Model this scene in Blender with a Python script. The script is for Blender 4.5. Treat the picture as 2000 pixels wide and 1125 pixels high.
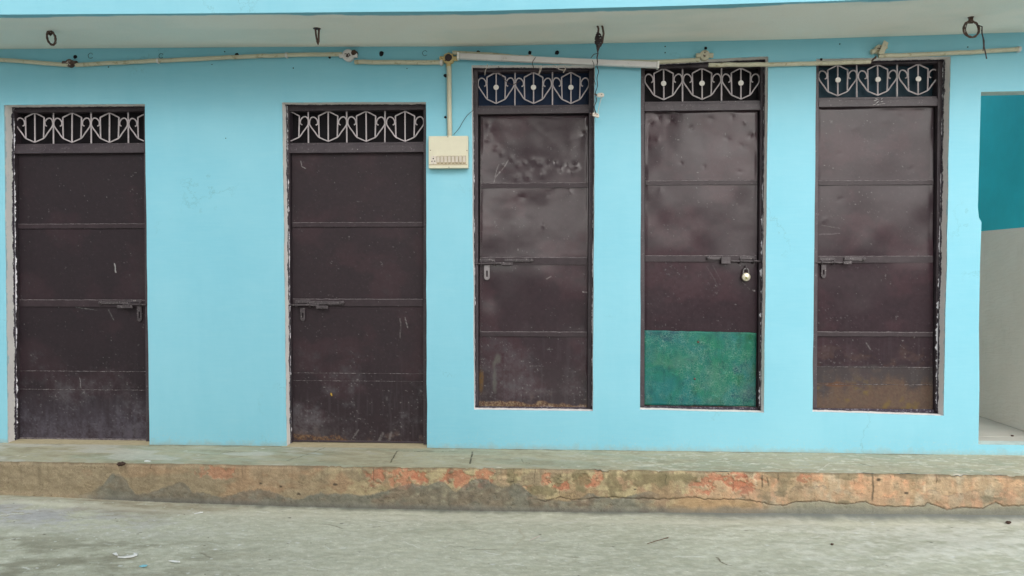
import bpy, bmesh, math, random
import numpy as np
from mathutils import Vector
random.seed(7)
for o in list(bpy.data.objects): bpy.data.objects.remove(o)
S = bpy.context.scene
COL = S.collection

# ------------------------------------------------------------------ camera
F = 1460.0 / 2000.0
PITCH, YAW, ROLL = math.radians(1.349), math.radians(-3.040), math.radians(-0.015)
CAM = np.array([0.0, -4.5, 1.31])
cp, sp, cy, sy = math.cos(PITCH), math.sin(PITCH), math.cos(YAW), math.sin(YAW)
fw = np.array([sy*cp, cy*cp, -sp]); rt = np.array([cy, -sy, 0.0]); up = np.cross(rt, fw)
cr, sr = math.cos(ROLL), math.sin(ROLL)
rt, up = cr*rt + sr*up, -sr*rt + cr*up
cam = bpy.data.cameras.new("camera"); camo = bpy.data.objects.new("camera", cam); COL.objects.link(camo)
cam.sensor_width = 36; cam.lens = 36*F; cam.clip_end = 500; cam.clip_start = 0.05
from mathutils import Matrix
m = Matrix(((rt[0], up[0], -fw[0], CAM[0]), (rt[1], up[1], -fw[1], CAM[1]), (rt[2], up[2], -fw[2], CAM[2]), (0, 0, 0, 1)))
camo.matrix_world = m
S.camera = camo

# ------------------------------------------------------------------ light
w = bpy.data.worlds.new("World"); S.world = w; w.use_nodes = True
nt = w.node_tree; nt.nodes.clear()
SUN_EL, SUN_AZ = 30.0, 166.0     # azimuth from +Y, clockwise
sky = nt.nodes.new('ShaderNodeTexSky'); sky.sky_type = 'NISHITA'; sky.sun_disc = False
sky.sun_elevation = math.radians(SUN_EL); sky.sun_rotation = math.radians(SUN_AZ)
sky.air_density = 1.0; sky.dust_density = 4.0; sky.ozone_density = 1.0
hs = nt.nodes.new('ShaderNodeHueSaturation'); hs.inputs['Saturation'].default_value = 0.2
bg = nt.nodes.new('ShaderNodeBackground'); bg.inputs[1].default_value = 0.13
wo = nt.nodes.new('ShaderNodeOutputWorld')
nt.links.new(sky.outputs[0], hs.inputs['Color']); nt.links.new(hs.outputs[0], bg.inputs[0]); nt.links.new(bg.outputs[0], wo.inputs[0])
sd = bpy.data.lights.new("sun", 'SUN'); sd.energy = 1.5; sd.angle = math.radians(100); sd.color = (1.0, 0.96, 0.9)
so = bpy.data.objects.new("sun", sd); COL.objects.link(so)
a, e = math.radians(SUN_AZ), math.radians(SUN_EL)
sv = Vector((math.sin(a)*math.cos(e), math.cos(a)*math.cos(e), math.sin(e)))
so.rotation_euler = sv.to_track_quat('Z', 'Y').to_euler(); so.location = sv*30
S.view_settings.view_transform = 'Standard'; S.view_settings.look = 'None'
S.view_settings.gamma = 1; S.view_settings.exposure = 0.50

# ------------------------------------------------------------------ helpers
def ray(px, py): return (px-1000)/1460*rt - (py-562.5)/1460*up + fw
def P(px, py, Y=0.0):                      # point of the photo on the vertical plane y = Y
    d = ray(px, py); return CAM + d*((Y-CAM[1])/d[1])
def PZ(px, py, z):                         # ... on the horizontal plane z
    d = ray(px, py); return CAM + d*((z-CAM[2])/d[2])
def PX(px, py, x):
    d = ray(px, py); return CAM + d*((x-CAM[0])/d[0])
def L(r, g, b, k=1.0):
    f = lambda c: (c/255/12.92 if c/255 < .04045 else ((c/255+.055)/1.055)**2.4)
    return np.array([f(r), f(g), f(b)])*k

_rng = np.random.default_rng(11)
_T = _rng.random((256, 256))
def vn(x, y, s=0):
    x = np.asarray(x, float)+s*17.31; y = np.asarray(y, float)+s*5.77
    xi = np.floor(x).astype(int); yi = np.floor(y).astype(int)
    fx = x-xi; fy = y-yi; fx = fx*fx*(3-2*fx); fy = fy*fy*(3-2*fy)
    g = lambda i, j: _T[(i) & 255, (j) & 255]
    return (g(xi, yi)*(1-fx)+g(xi+1, yi)*fx)*(1-fy)+(g(xi, yi+1)*(1-fx)+g(xi+1, yi+1)*fx)*fy
def fbm(x, y, s=0, o=4):
    t = 0; a = 1; n = 0
    for k in range(o):
        t = t+a*vn(x*2**k, y*2**k, s+k*3); n += a; a *= .55
    return t/n
def sm(x, a, b):
    t = np.clip((x-a)/(b-a), 0, 1); return t*t*(3-2*t)
def mixc(c, d, f): return c*(1-f[..., None])+np.asarray(d)*f[..., None]

def tag(o, label=None, cat=None, group=None, kind=None):
    if label: o['label'] = label
    if cat: o['category'] = cat
    if group: o['group'] = group
    if kind: o['kind'] = kind
    return o
def empty(name, loc, label, cat, group=None):
    o = bpy.data.objects.new(name, None); COL.objects.link(o); o.location = loc
    o.empty_display_size = .1
    return tag(o, label, cat, group)
def put(o, parent):
    if parent is not None:
        o.parent = parent
        q = parent; off = Vector((0, 0, 0))
        while q is not None: off += q.location; q = q.parent
        o.location = -off                 # meshes are written in world coordinates
    return o

class MB:
    def __init__(s): s.v = []; s.f = []; s.mi = []
    def add(s, vs, fs, mi=0):
        n = len(s.v); s.v += [tuple(map(float, q)) for q in vs]; s.f += [tuple(n+i for i in f) for f in fs]; s.mi += [mi]*len(fs); return s
    def box(s, x0, x1, y0, y1, z0, z1, mi=0):
        return s.add([(x0,y0,z0),(x1,y0,z0),(x1,y1,z0),(x0,y1,z0),(x0,y0,z1),(x1,y0,z1),(x1,y1,z1),(x0,y1,z1)],
                     [(0,3,2,1),(4,5,6,7),(0,1,5,4),(1,2,6,5),(2,3,7,6),(3,0,4,7)], mi)
    def prism(s, q, y0, y1, mi=0):         # polygon in xz (counter-clockwise seen from -y)
        n = len(q); vs = [(a[0], y0, a[1]) for a in q]+[(a[0], y1, a[1]) for a in q]
        fs = [tuple(range(n)), tuple(range(2*n-1, n-1, -1))]+[(i, i+n, (i+1) % n+n, (i+1) % n) for i in range(n)]
        return s.add(vs, fs, mi)
    def tube(s, pts, r, n=10, mi=0, cap=True):
        pts = [Vector(p) for p in pts]; rs = r if hasattr(r, '__len__') else [r]*len(pts)
        rings = []; ref = None
        for i, p in enumerate(pts):
            t = (pts[min(i+1, len(pts)-1)]-pts[max(i-1, 0)])
            if t.length < 1e-9: t = Vector((0, 0, 1))
            t.normalize()
            if ref is None: ref = Vector((0, 1, 0)) if abs(t.y) < .9 else Vector((1, 0, 0))
            u = (ref-t*ref.dot(t)).normalized(); ref = u; v = t.cross(u)
            rings.append([p+(u*math.cos(2*math.pi*k/n)+v*math.sin(2*math.pi*k/n))*rs[i] for k in range(n)])
        vs = [q for rg in rings for q in rg]; fs = []
        for i in range(len(pts)-1):
            for k in range(n):
                fs.append((i*n+k, i*n+(k+1) % n, (i+1)*n+(k+1) % n, (i+1)*n+k))
        if cap: fs += [tuple(range(n-1, -1, -1)), tuple(range((len(pts)-1)*n, len(pts)*n))]
        return s.add(vs, fs, mi)
    def lathe(s, c, axis, prof, n=24, mi=0): # prof: (dist along axis, radius)
        c = Vector(c); ax = Vector(axis).normalized()
        return s.tube([c+ax*h for h, r in prof], [max(r, 1e-5) for h, r in prof], n, mi)
    def build(s, name, mats, parent=None, bevel=0, smooth=False):
        me = bpy.data.meshes.new(name); me.from_pydata(s.v, [], s.f)
        for m_ in (mats if isinstance(mats, (list, tuple)) else [mats]): me.materials.append(m_)
        me.polygons.foreach_set('material_index', s.mi)
        bm = bmesh.new(); bm.from_mesh(me); bmesh.ops.recalc_face_normals(bm, faces=bm.faces); bm.to_mesh(me); bm.free()
        if smooth:
            me.polygons.foreach_set('use_smooth', [True]*len(me.polygons))
            me.set_sharp_from_angle(angle=math.radians(45))
        o = bpy.data.objects.new(name, me); COL.objects.link(o)
        if bevel:
            b = o.modifiers.new('bevel', 'BEVEL'); b.width = bevel; b.segments = 2; b.limit_method = 'ANGLE'; b.angle_limit = math.radians(50)
        return put(o, parent)

def grid(name, V, C, mat, parent=None, flip=False):    # V (n,m,3), C (n,m,3) colours
    n, m_ = V.shape[:2]
    idx = np.arange(n*m_).reshape(n, m_)
    a, b, c, d = idx[:-1, :-1].ravel(), idx[1:, :-1].ravel(), idx[1:, 1:].ravel(), idx[:-1, 1:].ravel()
    q = np.stack([a, b, c, d] if not flip else [a, d, c, b], 1)
    me = bpy.data.meshes.new(name)
    me.vertices.add(n*m_); me.vertices.foreach_set('co', V.reshape(-1).astype(np.float32))
    me.loops.add(q.size); me.loops.foreach_set('vertex_index', q.ravel().astype(np.int32))
    me.polygons.add(len(q)); me.polygons.foreach_set('loop_start', (np.arange(len(q))*4).astype(np.int32))
    me.polygons.foreach_set('use_smooth', np.ones(len(q), bool))
    me.update(calc_edges=True)
    ca = me.color_attributes.new('Col', 'FLOAT_COLOR', 'POINT')
    cc = np.ones((n*m_, 4), np.float32); cc[:, :3] = np.clip(C.reshape(-1, 3), 0, 1); ca.data.foreach_set('color', cc.ravel())
    me.materials.append(mat)
    o = bpy.data.objects.new(name, me); COL.objects.link(o)
    return put(o, parent)

# ------------------------------------------------------------------ materials
class NT:
    def __init__(s, name):
        s.m = bpy.data.materials.new(name); s.m.use_nodes = True; s.t = s.m.node_tree
        s.b = s.t.nodes['Principled BSDF']; s.geo = s.n('ShaderNodeNewGeometry')
    def n(s, t, **k):
        x = s.t.nodes.new(t)
        for a, v in k.items(): setattr(x, a, v)
        return x
    def l(s, a, b): s.t.links.new(a, b)
    def noise(s, scale, detail=5, rough=.6, stretch=None, dist=0):
        x = s.n('ShaderNodeTexNoise'); x.inputs['Scale'].default_value = scale; x.inputs['Detail'].default_value = detail
        x.inputs['Roughness'].default_value = rough; x.inputs['Distortion'].default_value = dist
        if stretch:
            mp = s.n('ShaderNodeMapping'); mp.inputs['Scale'].default_value = stretch
            s.l(s.geo.outputs['Position'], mp.inputs[0]); s.l(mp.outputs[0], x.inputs['Vector'])
        else: s.l(s.geo.outputs['Position'], x.inputs['Vector'])
        return x.outputs['Fac']
    def ramp(s, fac, a, b, va=0., vb=1.):
        r = s.n('ShaderNodeMapRange'); r.inputs[1].default_value = a; r.inputs[2].default_value = b
        r.inputs[3].default_value = va; r.inputs[4].default_value = vb; s.l(fac, r.inputs[0]); return r.outputs[0]
    def math(s, op, a, b):
        x = s.n('ShaderNodeMath', operation=op)
        for i, q in enumerate((a, b)):
            if isinstance(q, (int, float)): x.inputs[i].default_value = q
            else: s.l(q, x.inputs[i])
        return x.outputs[0]
    def mix(s, f, a, b, mode='MIX'):
        x = s.n('ShaderNodeMix', data_type='RGBA', blend_type=mode)
        if isinstance(f, (int, float)): x.inputs[0].default_value = f
        else: s.l(f, x.inputs[0])
        for i, q in ((6, a), (7, b)):
            if isinstance(q, (tuple, list, np.ndarray)): x.inputs[i].default_value = tuple(float(z) for z in q)[:3]+(1,)
            else: s.l(q, x.inputs[i])
        return x.outputs[2]
    def bump(s, h, strength, dist=.01):
        x = s.n('ShaderNodeBump'); x.inputs['Strength'].default_value = strength; x.inputs['Distance'].default_value = dist
        s.l(h, x.inputs['Height']); 
        prev = s.b.inputs['Normal'].links
        if prev: s.l(prev[0].from_socket, x.inputs['Normal'])
        s.l(x.outputs[0], s.b.inputs['Normal'])
    def fin(s, color=None, rough=.6, spec=None, metal=None):
        if color is not None:
            if isinstance(color, (tuple, list, np.ndarray)): s.b.inputs['Base Color'].default_value = tuple(float(z) for z in color)[:3]+(1,)
            else: s.l(color, s.b.inputs['Base Color'])
        if isinstance(rough, (int, float)): s.b.inputs['Roughness'].default_value = rough
        else: s.l(rough, s.b.inputs['Roughness'])
        if spec is not None: s.b.inputs['Specular IOR Level'].default_value = spec
        if metal is not None: s.b.inputs['Metallic'].default_value = metal
        return s.m

def vmat(name, rough=.7, spec=.3, fine=260, amt=.25, bump=.3, bscale=120, mid=None):
    t = NT(name); at = t.n('ShaderNodeVertexColor', layer_name='Col')
    c = t.mix(1.0, at.outputs[0], t.mix(t.ramp(t.noise(fine, 4, .7), .3, .7), (1-amt,)*3, (1+amt,)*3), 'MULTIPLY')
    t.bump(t.noise(bscale, 6, .7), bump, .004)
    if mid: t.bump(t.noise(mid[0], 4, .55), mid[1], mid[2])
    return t.fin(c, rough, spec)
def pmat(name, col, rough=.5, spec=.4, metal=0, var=.15, scale=40, bump=.15, bscale=150, dirt=None, dirtcol=(.2, .16, .11)):
    t = NT(name); col = np.asarray(col, float)
    c = t.mix(t.ramp(t.noise(scale, 5, .65), .3, .7), col*(1-var), np.clip(col*(1+var), 0, 1))
    if dirt: c = t.mix(t.ramp(t.noise(dirt[0], 6, .7), dirt[1], dirt[2]), c, dirtcol)
    t.bump(t.noise(bscale, 5, .6), bump, .003)
    return t.fin(c, rough, spec, metal)

BLUE = np.array([.224, .530, .645])
def wall_paint():
    t = NT('blue_wall_paint')
    c = t.mix(t.ramp(t.noise(1.1, 4, .55), .35, .65), BLUE*np.array([.90, .955, .97]), BLUE*np.array([1.06, 1.02, 1.01]))
    c = t.mix(t.ramp(t.noise(5, 6, .7, (1, 1, .35)), .45, .75, 0, .35), c, BLUE*np.array([.84, .93, .95]))
    c = t.mix(t.ramp(t.noise(14, 3, .5, (.3, 1, 1.6)), .55, .75, 0, .22), c, BLUE*np.array([1.15, 1.04, 1.0]))
    c = t.mix(t.ramp(t.noise(33, 4, .8), .715, .735, 0, .5), c, (.16, .33, .36))
    c = t.mix(t.ramp(t.noise(60, 3, .6, (.12, 1, 1.4)), .42, .62, 0, .16), c, BLUE*np.array([1.22, 1.06, 1.03]))
    c = t.mix(t.ramp(t.noise(2.4, 5, .7, (2.2, 1, .28)), .52, .78, 0, .30), c, BLUE*np.array([.80, .92, .94]))
    vo = t.n('ShaderNodeTexVoronoi', feature='DISTANCE_TO_EDGE'); vo.inputs['Scale'].default_value = .75; vo.inputs['Randomness'].default_value = 1
    nz = t.n('ShaderNodeTexNoise'); nz.inputs['Scale'].default_value = 3.2; nz.inputs['Detail'].default_value = 8; nz.inputs['Roughness'].default_value = .7; t.l(t.geo.outputs['Position'], nz.inputs['Vector'])
    va = t.n('ShaderNodeVectorMath', operation='MULTIPLY_ADD'); va.inputs[1].default_value = (.6, .6, .6); t.l(nz.outputs['Color'], va.inputs[0]); t.l(t.geo.outputs['Position'], va.inputs[2]); t.l(va.outputs[0], vo.inputs['Vector'])
    ck_ = t.math('MULTIPLY', t.ramp(vo.outputs['Distance'], .0015, .004, 1, 0), t.ramp(t.noise(1.7, 3, .6), .52, .62, 0, .38))
    c = t.mix(ck_, c, (.12, .27, .30))
    # scuffed and dusty band along the foot of the wall
    z = t.n('ShaderNodeSeparateXYZ'); t.l(t.geo.outputs['Position'], z.inputs[0])
    low = t.ramp(t.math('ADD', z.outputs[2], t.ramp(t.noise(12, 5, .7), .3, .7, -.025, .025)), .225, .262, 1, 0)
    c = t.mix(t.math('MULTIPLY', low, .55), c, (.30, .36, .33))
    low2 = t.math('MULTIPLY', t.ramp(t.math('ADD', z.outputs[2], t.ramp(t.noise(26, 6, .8), .3, .7, -.09, .09)), .25, .36, 1, 0), t.ramp(t.noise(75, 4, .8), .54, .66, 0, .55))
    c = t.mix(low2, c, (.42, .50, .50))
    t.bump(t.noise(300, 4, .6), .08, .002); t.bump(t.noise(18, 5, .6, (1, 1, .6)), .12, .006)
    t.bump(t.noise(2.2, 3, .5), .35, .03)
    return t.fin(c, .62, .3)
M_wall = wall_paint()
def reveal_mat(y_edge):
    t = NT('reveal_whitewash')
    z = t.n('ShaderNodeSeparateXYZ'); t.l(t.geo.outputs['Position'], z.inputs[0])
    c = t.mix(t.ramp(t.noise(9, 5, .6), .3, .7), (.82, .80, .80), (.90, .88, .86))
    c = t.mix(t.ramp(t.noise(45, 6, .7), .55, .7, 0, .5), c, (.64, .64, .68))
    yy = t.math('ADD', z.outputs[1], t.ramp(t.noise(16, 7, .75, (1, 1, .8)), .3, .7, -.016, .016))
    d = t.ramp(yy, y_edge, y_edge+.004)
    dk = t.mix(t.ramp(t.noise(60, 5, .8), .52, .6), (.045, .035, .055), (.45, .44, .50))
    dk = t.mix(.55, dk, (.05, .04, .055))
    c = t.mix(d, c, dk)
    c = t.mix(t.ramp(yy, .004, .012, .6, 0), c, BLUE)
    t.bump(t.noise(70, 6, .7), .4, .004)
    return t.fin(c, .75, .2)
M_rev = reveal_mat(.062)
M_front = vmat('old_plaster_and_brick', .85, .2, 330, .28, .55, 160, (28, .5, .012))
M_conc = vmat('worn_concrete', .8, .25, 300, .15, .4, 140, (17, .35, .01))
M_soffit = vmat('soffit_whitewash', .8, .2, 200, .05, .15, 80, (7, .3, .01))
M_panel = vmat('brown_sheet_paint', .21, .25, 420, .15, .05, 200)
M_panel_g = vmat('glossy_brown_sheet_paint', .20, .56, 420, .15, .05, 200)
M_panel_d = vmat('dark_sheet_paint', .50, .24, 420, .20, .10, 300)
def metal_frame():
    t = NT('brown_frame_paint')
    c = t.mix(t.ramp(t.noise(7, 5, .7), .35, .65), (.036, .026, .034), (.060, .048, .055))
    c = t.mix(t.ramp(t.noise(70, 6, .75), .60, .66, 0, .65), c, (.20, .18, .19))
    c = t.mix(t.ramp(t.noise(24, 6, .8), .67, .70), c, (.42, .41, .40))
    t.bump(t.noise(90, 5, .7), .35, .004)
    return t.fin(c, .45, .45)
M_frame = metal_frame()
M_smear = pmat('white_paint_smear', (.34, .33, .33), .7, .2, 0, .3, 60)
M_rail = pmat('rail_paint', (.034, .024, .0285), .42, .3, 0, .25, 25, .3, 110, (60, .64, .70), (.15, .135, .14))
M_chip = pmat('bared_white_plaster', (.72, .72, .76), .8, .2, 0, .15, 60, .5, 120, (55, .56, .66), (.10, .09, .15))
def edge_mat():
    t = NT('worn_rail_edge')
    c = t.mix(t.ramp(t.noise(45, 6, .8, (1, 1, 3)), .42, .62), (.07, .058, .062), (.24, .215, .22))
    t.bump(t.noise(120, 5, .7), .5, .004)
    return t.fin(c, .5, .4)
M_edge = edge_mat()
M_seam = pmat('weld_seam', (.16, .145, .15), .5, .4, 0, .6, 60, .6, 90, (42, .45, .52), (.045, .035, .038))
M_grille = pmat('grey_grille_paint', (.52, .47, .49), .5, .4, 0, .18, 30, .15, 200, (60, .6, .7), (.12, .09, .08))
M_disc = pmat('white_grille_disc', (.80, .77, .73), .5, .4, 0, .1, 30, .1)
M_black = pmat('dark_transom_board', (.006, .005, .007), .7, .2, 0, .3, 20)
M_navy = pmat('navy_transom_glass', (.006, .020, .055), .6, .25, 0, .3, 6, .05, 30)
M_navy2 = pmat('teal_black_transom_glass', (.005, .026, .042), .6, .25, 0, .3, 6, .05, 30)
M_steel = pmat('grimy_steel', (.060, .050, .055), .5, .5, .2, .4, 60, .4, 150, (80, .58, .66), (.3, .28, .27))
M_plate = pmat('bare_keyplate', (.22, .205, .21), .45, .5, .3, .2, 60, .2)
M_brass = pmat('aged_cream_brass', (.58, .54, .42), .32, .6, .45, .15, 60, .1)
M_emb = pmat('tarnished_emboss', (.25, .25, .07), .5, .4, .3, .3, 200, .1)
M_pipe = pmat('cream_pvc', (.50, .475, .36), .5, .4, 0, .10, 12, .15, 90, (22, .55, .72), (.25, .20, .10))
M_ochre = pmat('ochre_box_plastic', (.52, .40, .19), .55, .35, 0, .25, 50, .3, 120, (70, .56, .64), (.12, .07, .03))
M_batten = pmat('white_batten', (.60, .575, .57), .45, .4, 0, .06, 8, .08, 90, (30, .62, .75), (.34, .32, .28))
M_board = pmat('cream_switchboard', (.60, .575, .44), .45, .4, 0, .05, 14, .06, 200)
M_switch = pmat('ivory_switch', (.58, .53, .46), .4, .5, 0, .05, 60, .05)
M_groove = pmat('grimy_groove', (.36, .30, .20), .7, .2, 0, .3, 100, .2)
M_blk = pmat('black_hole', (.012, .012, .016), .8, .2, 0, .3, 90, .3)
M_ring = pmat('grey_blue_ring', (.045, .10, .12), .7, .2, 0, .4, 90)
M_rust = pmat('rusty_iron', (.10, .062, .05), .75, .3, .2, .45, 90, .7, 160, (60, .58, .68), (.30, .26, .23))
M_wire = pmat('dark_wire', (.035, .022, .025), .6, .4, 0, .4, 100, .3)
M_wirew = pmat('pale_wire', (.52, .45, .40), .6, .4, 0, .2, 100, .2)
M_teal = pmat('teal_paint', (.020, .56, .70), .6, .3, 0, .08, 3, .25, 60)
def lowwall():
    t = NT('rippled_white_wall')
    c = t.mix(t.ramp(t.noise(3, 5, .6), .3, .7), (.82, .77, .69), (.90, .85, .78))
    c = t.mix(t.ramp(t.noise(5, 6, .75, (1, 1, .4)), .55, .75, 0, .35), c, (.55, .50, .42))
    c = t.mix(t.ramp(t.noise(38, 4, .8), .69, .72, 0, .6), c, (.25, .22, .18))
    wv = t.n('ShaderNodeTexWave', wave_type='BANDS', bands_direction='DIAGONAL'); wv.inputs['Scale'].default_value = 14; wv.inputs['Distortion'].default_value = 9
    wv.inputs['Detail'].default_value = 3; wv.inputs['Detail Scale'].default_value = 2
    mp = t.n('ShaderNodeMapping'); mp.inputs['Scale'].default_value = (1, .3, 1.4); t.l(t.geo.outputs['Position'], mp.inputs[0]); t.l(mp.outputs[0], wv.inputs[0])
    t.bump(wv.outputs[1], .25, .004); t.bump(t.noise(80, 4), .2, .004)
    return t.fin(c, .55, .35)
M_low = lowwall()
M_pfloor = pmat('pale_passage_floor', (.50, .49, .44), .7, .3, 0, .08, 4, .2, 90)
M_flake = pmat('white_paint_chip', (.72, .74, .74), .7, .3, 0, .1, 60, .4)
M_stone = pmat('brown_lump', (.07, .045, .035), .9, .2, 0, .5, 90, .8)
M_twig = pmat('dry_twig', (.14, .10, .07), .9, .2, 0, .4, 90, .5)
def green_sheet():
    t = NT('mottled_green_sheet')
    c = t.mix(t.ramp(t.noise(5.5, 5, .6, None, .6), .38, .62), (.008, .135, .080), (.008, .120, .118))
    c = t.mix(t.ramp(t.noise(8, 4, .6), .56, .68, 0, .8), c, (.012, .055, .080))
    c = t.mix(t.ramp(t.noise(6.5, 4, .6, (1.2, 1, 1)), .60, .7, 0, .7), c, (.006, .080, .026))
    vo = t.n('ShaderNodeTexVoronoi', feature='DISTANCE_TO_EDGE'); vo.inputs['Scale'].default_value = 78
    nz = t.n('ShaderNodeTexNoise'); nz.inputs['Scale'].default_value = 40; nz.inputs['Detail'].default_value = 3
    t.l(t.geo.outputs['Position'], nz.inputs['Vector'])
    va = t.n('ShaderNodeVectorMath', operation='MULTIPLY_ADD'); va.inputs[1].default_value = (.03, .03, .03)
    t.l(nz.outputs['Color'], va.inputs[0]); t.l(t.geo.outputs['Position'], va.inputs[2]); t.l(va.outputs[0], vo.inputs['Vector'])
    line = t.ramp(vo.outputs['Distance'], .03, .10, 1, 0)
    pale = t.ramp(t.noise(4.2, 5, .65), .43, .60, .02, .75)
    c = t.mix(t.ramp(t.noise(11, 7, .75, (2.2, 1, .7), .8), .46, .66, 0, .75), c, (.004, .075, .068))
    c = t.mix(t.ramp(t.noise(20, 6, .75, (.7, 1, 1.6), .5), .56, .70, 0, .55), c, (.055, .25, .18))
    c = t.mix(t.math('MULTIPLY', t.math('MULTIPLY', line, pale), t.ramp(t.noise(30, 4, .7), .40, .62, .15, 1)), c, (.15, .27, .21))
    c = t.mix(t.ramp(t.noise(3.8, 5, .65, (1, 1, 1.3)), .52, .68, 0, .28), c, (.12, .19, .15))
    c = t.mix(t.ramp(t.noise(13, 6, .75), .55, .72, 0, .6), c, (.003, .032, .036))
    t.bump(line, .35, .002)
    return t.fin(c, .45, .25)
M_green = green_sheet()

# ------------------------------------------------------------------ ground
LED_Y = -.457; WZ = .228
def zbase(x): return np.interp(x, [-3.4, -2.96, -2.2, -1.35, -.2, 1.4, 2.5, 3.3], [.034, .028, .010, -.004, -.010, .004, .016, .02])
xs = np.arange(-4.2, 4.2001, .0065); ds = np.concatenate([np.arange(0, .10, .005), np.arange(.10, 1.35, .0075)])
X, D = np.meshgrid(xs, ds, indexing='ij'); Yg = LED_Y+.01-D
Z = zbase(X)*np.exp(-D/.5)+.014*np.exp(-(D/.045)**1.3)+(fbm(X*3, D*5, 1)-.5)*.010*sm(D, .03, .2)+(fbm(X*22, D*34, 5)-.5)*.0045*sm(D, 0, .1)
Z += .035*sm(-X, 1.9, 3.2)*sm(D, .9, .15)*sm(D, .0, .1)
Z *= sm(D, 1.33, 1.05)
XR = X+D*1.2; DR = D-X*.10                # trowel sweeps run slightly aslant
n1 = fbm(X*1.3, D*2.6+X*.3, 2); n2 = fbm(XR*6, DR*13, 3, 5); n3 = fbm(X*34, D*55, 4, 4); n4 = fbm(XR*12+9, DR*70, 8, 4); n5 = fbm(XR*30, DR*110, 9, 3)
C = np.zeros(X.shape+(3,))+L(170, 172, 156, .66)
C = mixc(C, L(156, 158, 141, .65), sm(n1, .40, .65)*.6)
C = mixc(C, L(186, 188, 178, .70), sm(n2*.4+n3*.6, .46, .70)*.28)
C = mixc(C, L(146, 148, 130, .62), sm(n4, .50, .75)*.25)
C = mixc(C, L(200, 202, 196, .74), sm(n5, .56, .78)*.22)
gr_ = _rng.random(X.shape)
C = C*1.75*(1+(n3-.5)[..., None]*.28)*(1+(gr_-.5)[..., None]*.12)
C = mixc(C, L(90, 88, 76, .9), (gr_ > .998)*.5)
C = mixc(C, L(225, 225, 218, 1.1), (gr_ < .0035)*.5)
lf = sm(-X, .9, 2.6)
C = mixc(C, L(142, 130, 106, .88)*(1+(n3-.5)[..., None]*.4), lf*sm(n1*.6+n2*.4, .36, .58)*sm(D, .55, .12)*.8)
C = mixc(C, L(128, 126, 108, .88)*(1+(n3-.5)[..., None]*.4), sm(-X, .8, 2.2)*sm(D, .42, .70)*sm(n1*.5+n2*.5, .60, .42)*.7)
C = mixc(C, L(166, 167, 170, 1.02)*(1+(n3-.5)[..., None]*.5), sm(-X, 1.4, 2.8)*sm(n2*.6+n3*.4, .42, .58)*sm(np.abs(D-.30-.06*(X+3)), .24, .02)*.85)
rg = sm(X, .3, 2.0)
C = mixc(C, L(204, 204, 198, 1.15), rg*sm(n2*.4+n1*.3+n3*.3, .40, .62)*.40)
# damp dark band along the foot of the step, with a ragged edge, fading to the left
wob = (fbm(X*4, X*0, 6)-.5)*.05+(fbm(X*22, D*10, 7)-.5)*.03
C = mixc(C, L(104, 108, 100, .85), sm(D+wob, .075, .012)*sm(X, -2.3, -1.5)*.9)
C = mixc(C, L(118, 124, 122, .9), sm(D+wob*1.5, .14, .03)*sm(X, .2, 1.2)*.75)
C = mixc(C, L(190, 190, 176, 1.15), sm(np.abs(D-.15+wob), .05, .0)*.45)
# pale scratches and plaster splashes
for _ in range(60):
    cx, cd = random.uniform(-3.3, 3.3), random.uniform(.1, 1.0); a_ = random.uniform(-.6, .6); ln = random.uniform(.02, .10); wd = random.uniform(.003, .007)
    sx = slice(max(0, int((cx-.2+4.2)/.0065)), int((cx+.2+4.2)/.0065))
    u = (X[sx]-cx)*math.cos(a_)+(D[sx]-cd)*math.sin(a_); v = -(X[sx]-cx)*math.sin(a_)+(D[sx]-cd)*math.cos(a_)
    v = v+(fbm(u*20+cx*9, u*0, 9)-.5)*.03
    k_ = sm(np.abs(u), ln, ln*.6)*sm(np.abs(v), wd, wd*.4)*random.uniform(.3, .8)
    C[sx] = mixc(C[sx], L(215, 218, 214, 1.05) if random.random() < .8 else L(130, 128, 112, .9), k_)
for _ in range(420):
    cx, cd = random.uniform(-3.3, 3.3), random.uniform(.05, 1.15); r_ = random.uniform(.003, .0095)*random.random()**.3
    if random.random() < .45: cx = random.uniform(-3.3, -1.0)
    sx = slice(max(0, int((cx-.05+4.2)/.0065)), int((cx+.05+4.2)/.0065))
    k_ = sm(np.hypot((X[sx]-cx)*random.uniform(.5, 1), (D[sx]-cd)*random.uniform(.8, 1.2)), r_, r_*.4)
    C[sx] = mixc(C[sx], L(222, 226, 224, .85) if random.random() < .86 else L(90, 86, 76, .7), k_*.9)
def crack(Cx, X_, D_, pts, wd, colr, s=1, wa=.02):     # thin wandering line in a colour field
    for (x0, d0), (x1, d1) in zip(pts[:-1], pts[1:]):
        ln = math.hypot(x1-x0, d1-d0); ux, ud = (x1-x0)/ln, (d1-d0)/ln
        u = (X_-x0)*ux+(D_-d0)*ud; v = -(X_-x0)*ud+(D_-d0)*ux
        v = v+(fbm(u*18+x0*7, u*0+s, s)-.5)*wa*sm(u, 0, .02)*sm(u, ln, ln-.02)
        k_ = sm(np.abs(v), wd, wd*.3)*((u > 0) & (u < ln))*(.55+.45*sm(fbm(X_*60, D_*60, s+1, 2), .35, .6))
        Cx[:] = mixc(Cx, colr, k_)
def gpt(px, py):
    q = PZ(px, py, 0.0); return (q[0], -(q[1]-LED_Y-.01))
crack(C, X, D, [gpt(1590, 1040), gpt(1640, 1065), gpt(1690, 1085), gpt(1740, 1120)], .004, L(205, 205, 195, .8), 3, .03)
crack(C, X, D, [gpt(1015, 1030), gpt(1025, 1050), gpt(1000, 1072), gpt(980, 1085)], .007, L(190, 186, 165, .8), 4, .03)
crack(C, X, D, [gpt(1400, 1088), gpt(1412, 1100), gpt(1430, 1106)], .006, L(120, 105, 80, .5), 5, .02)
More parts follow.
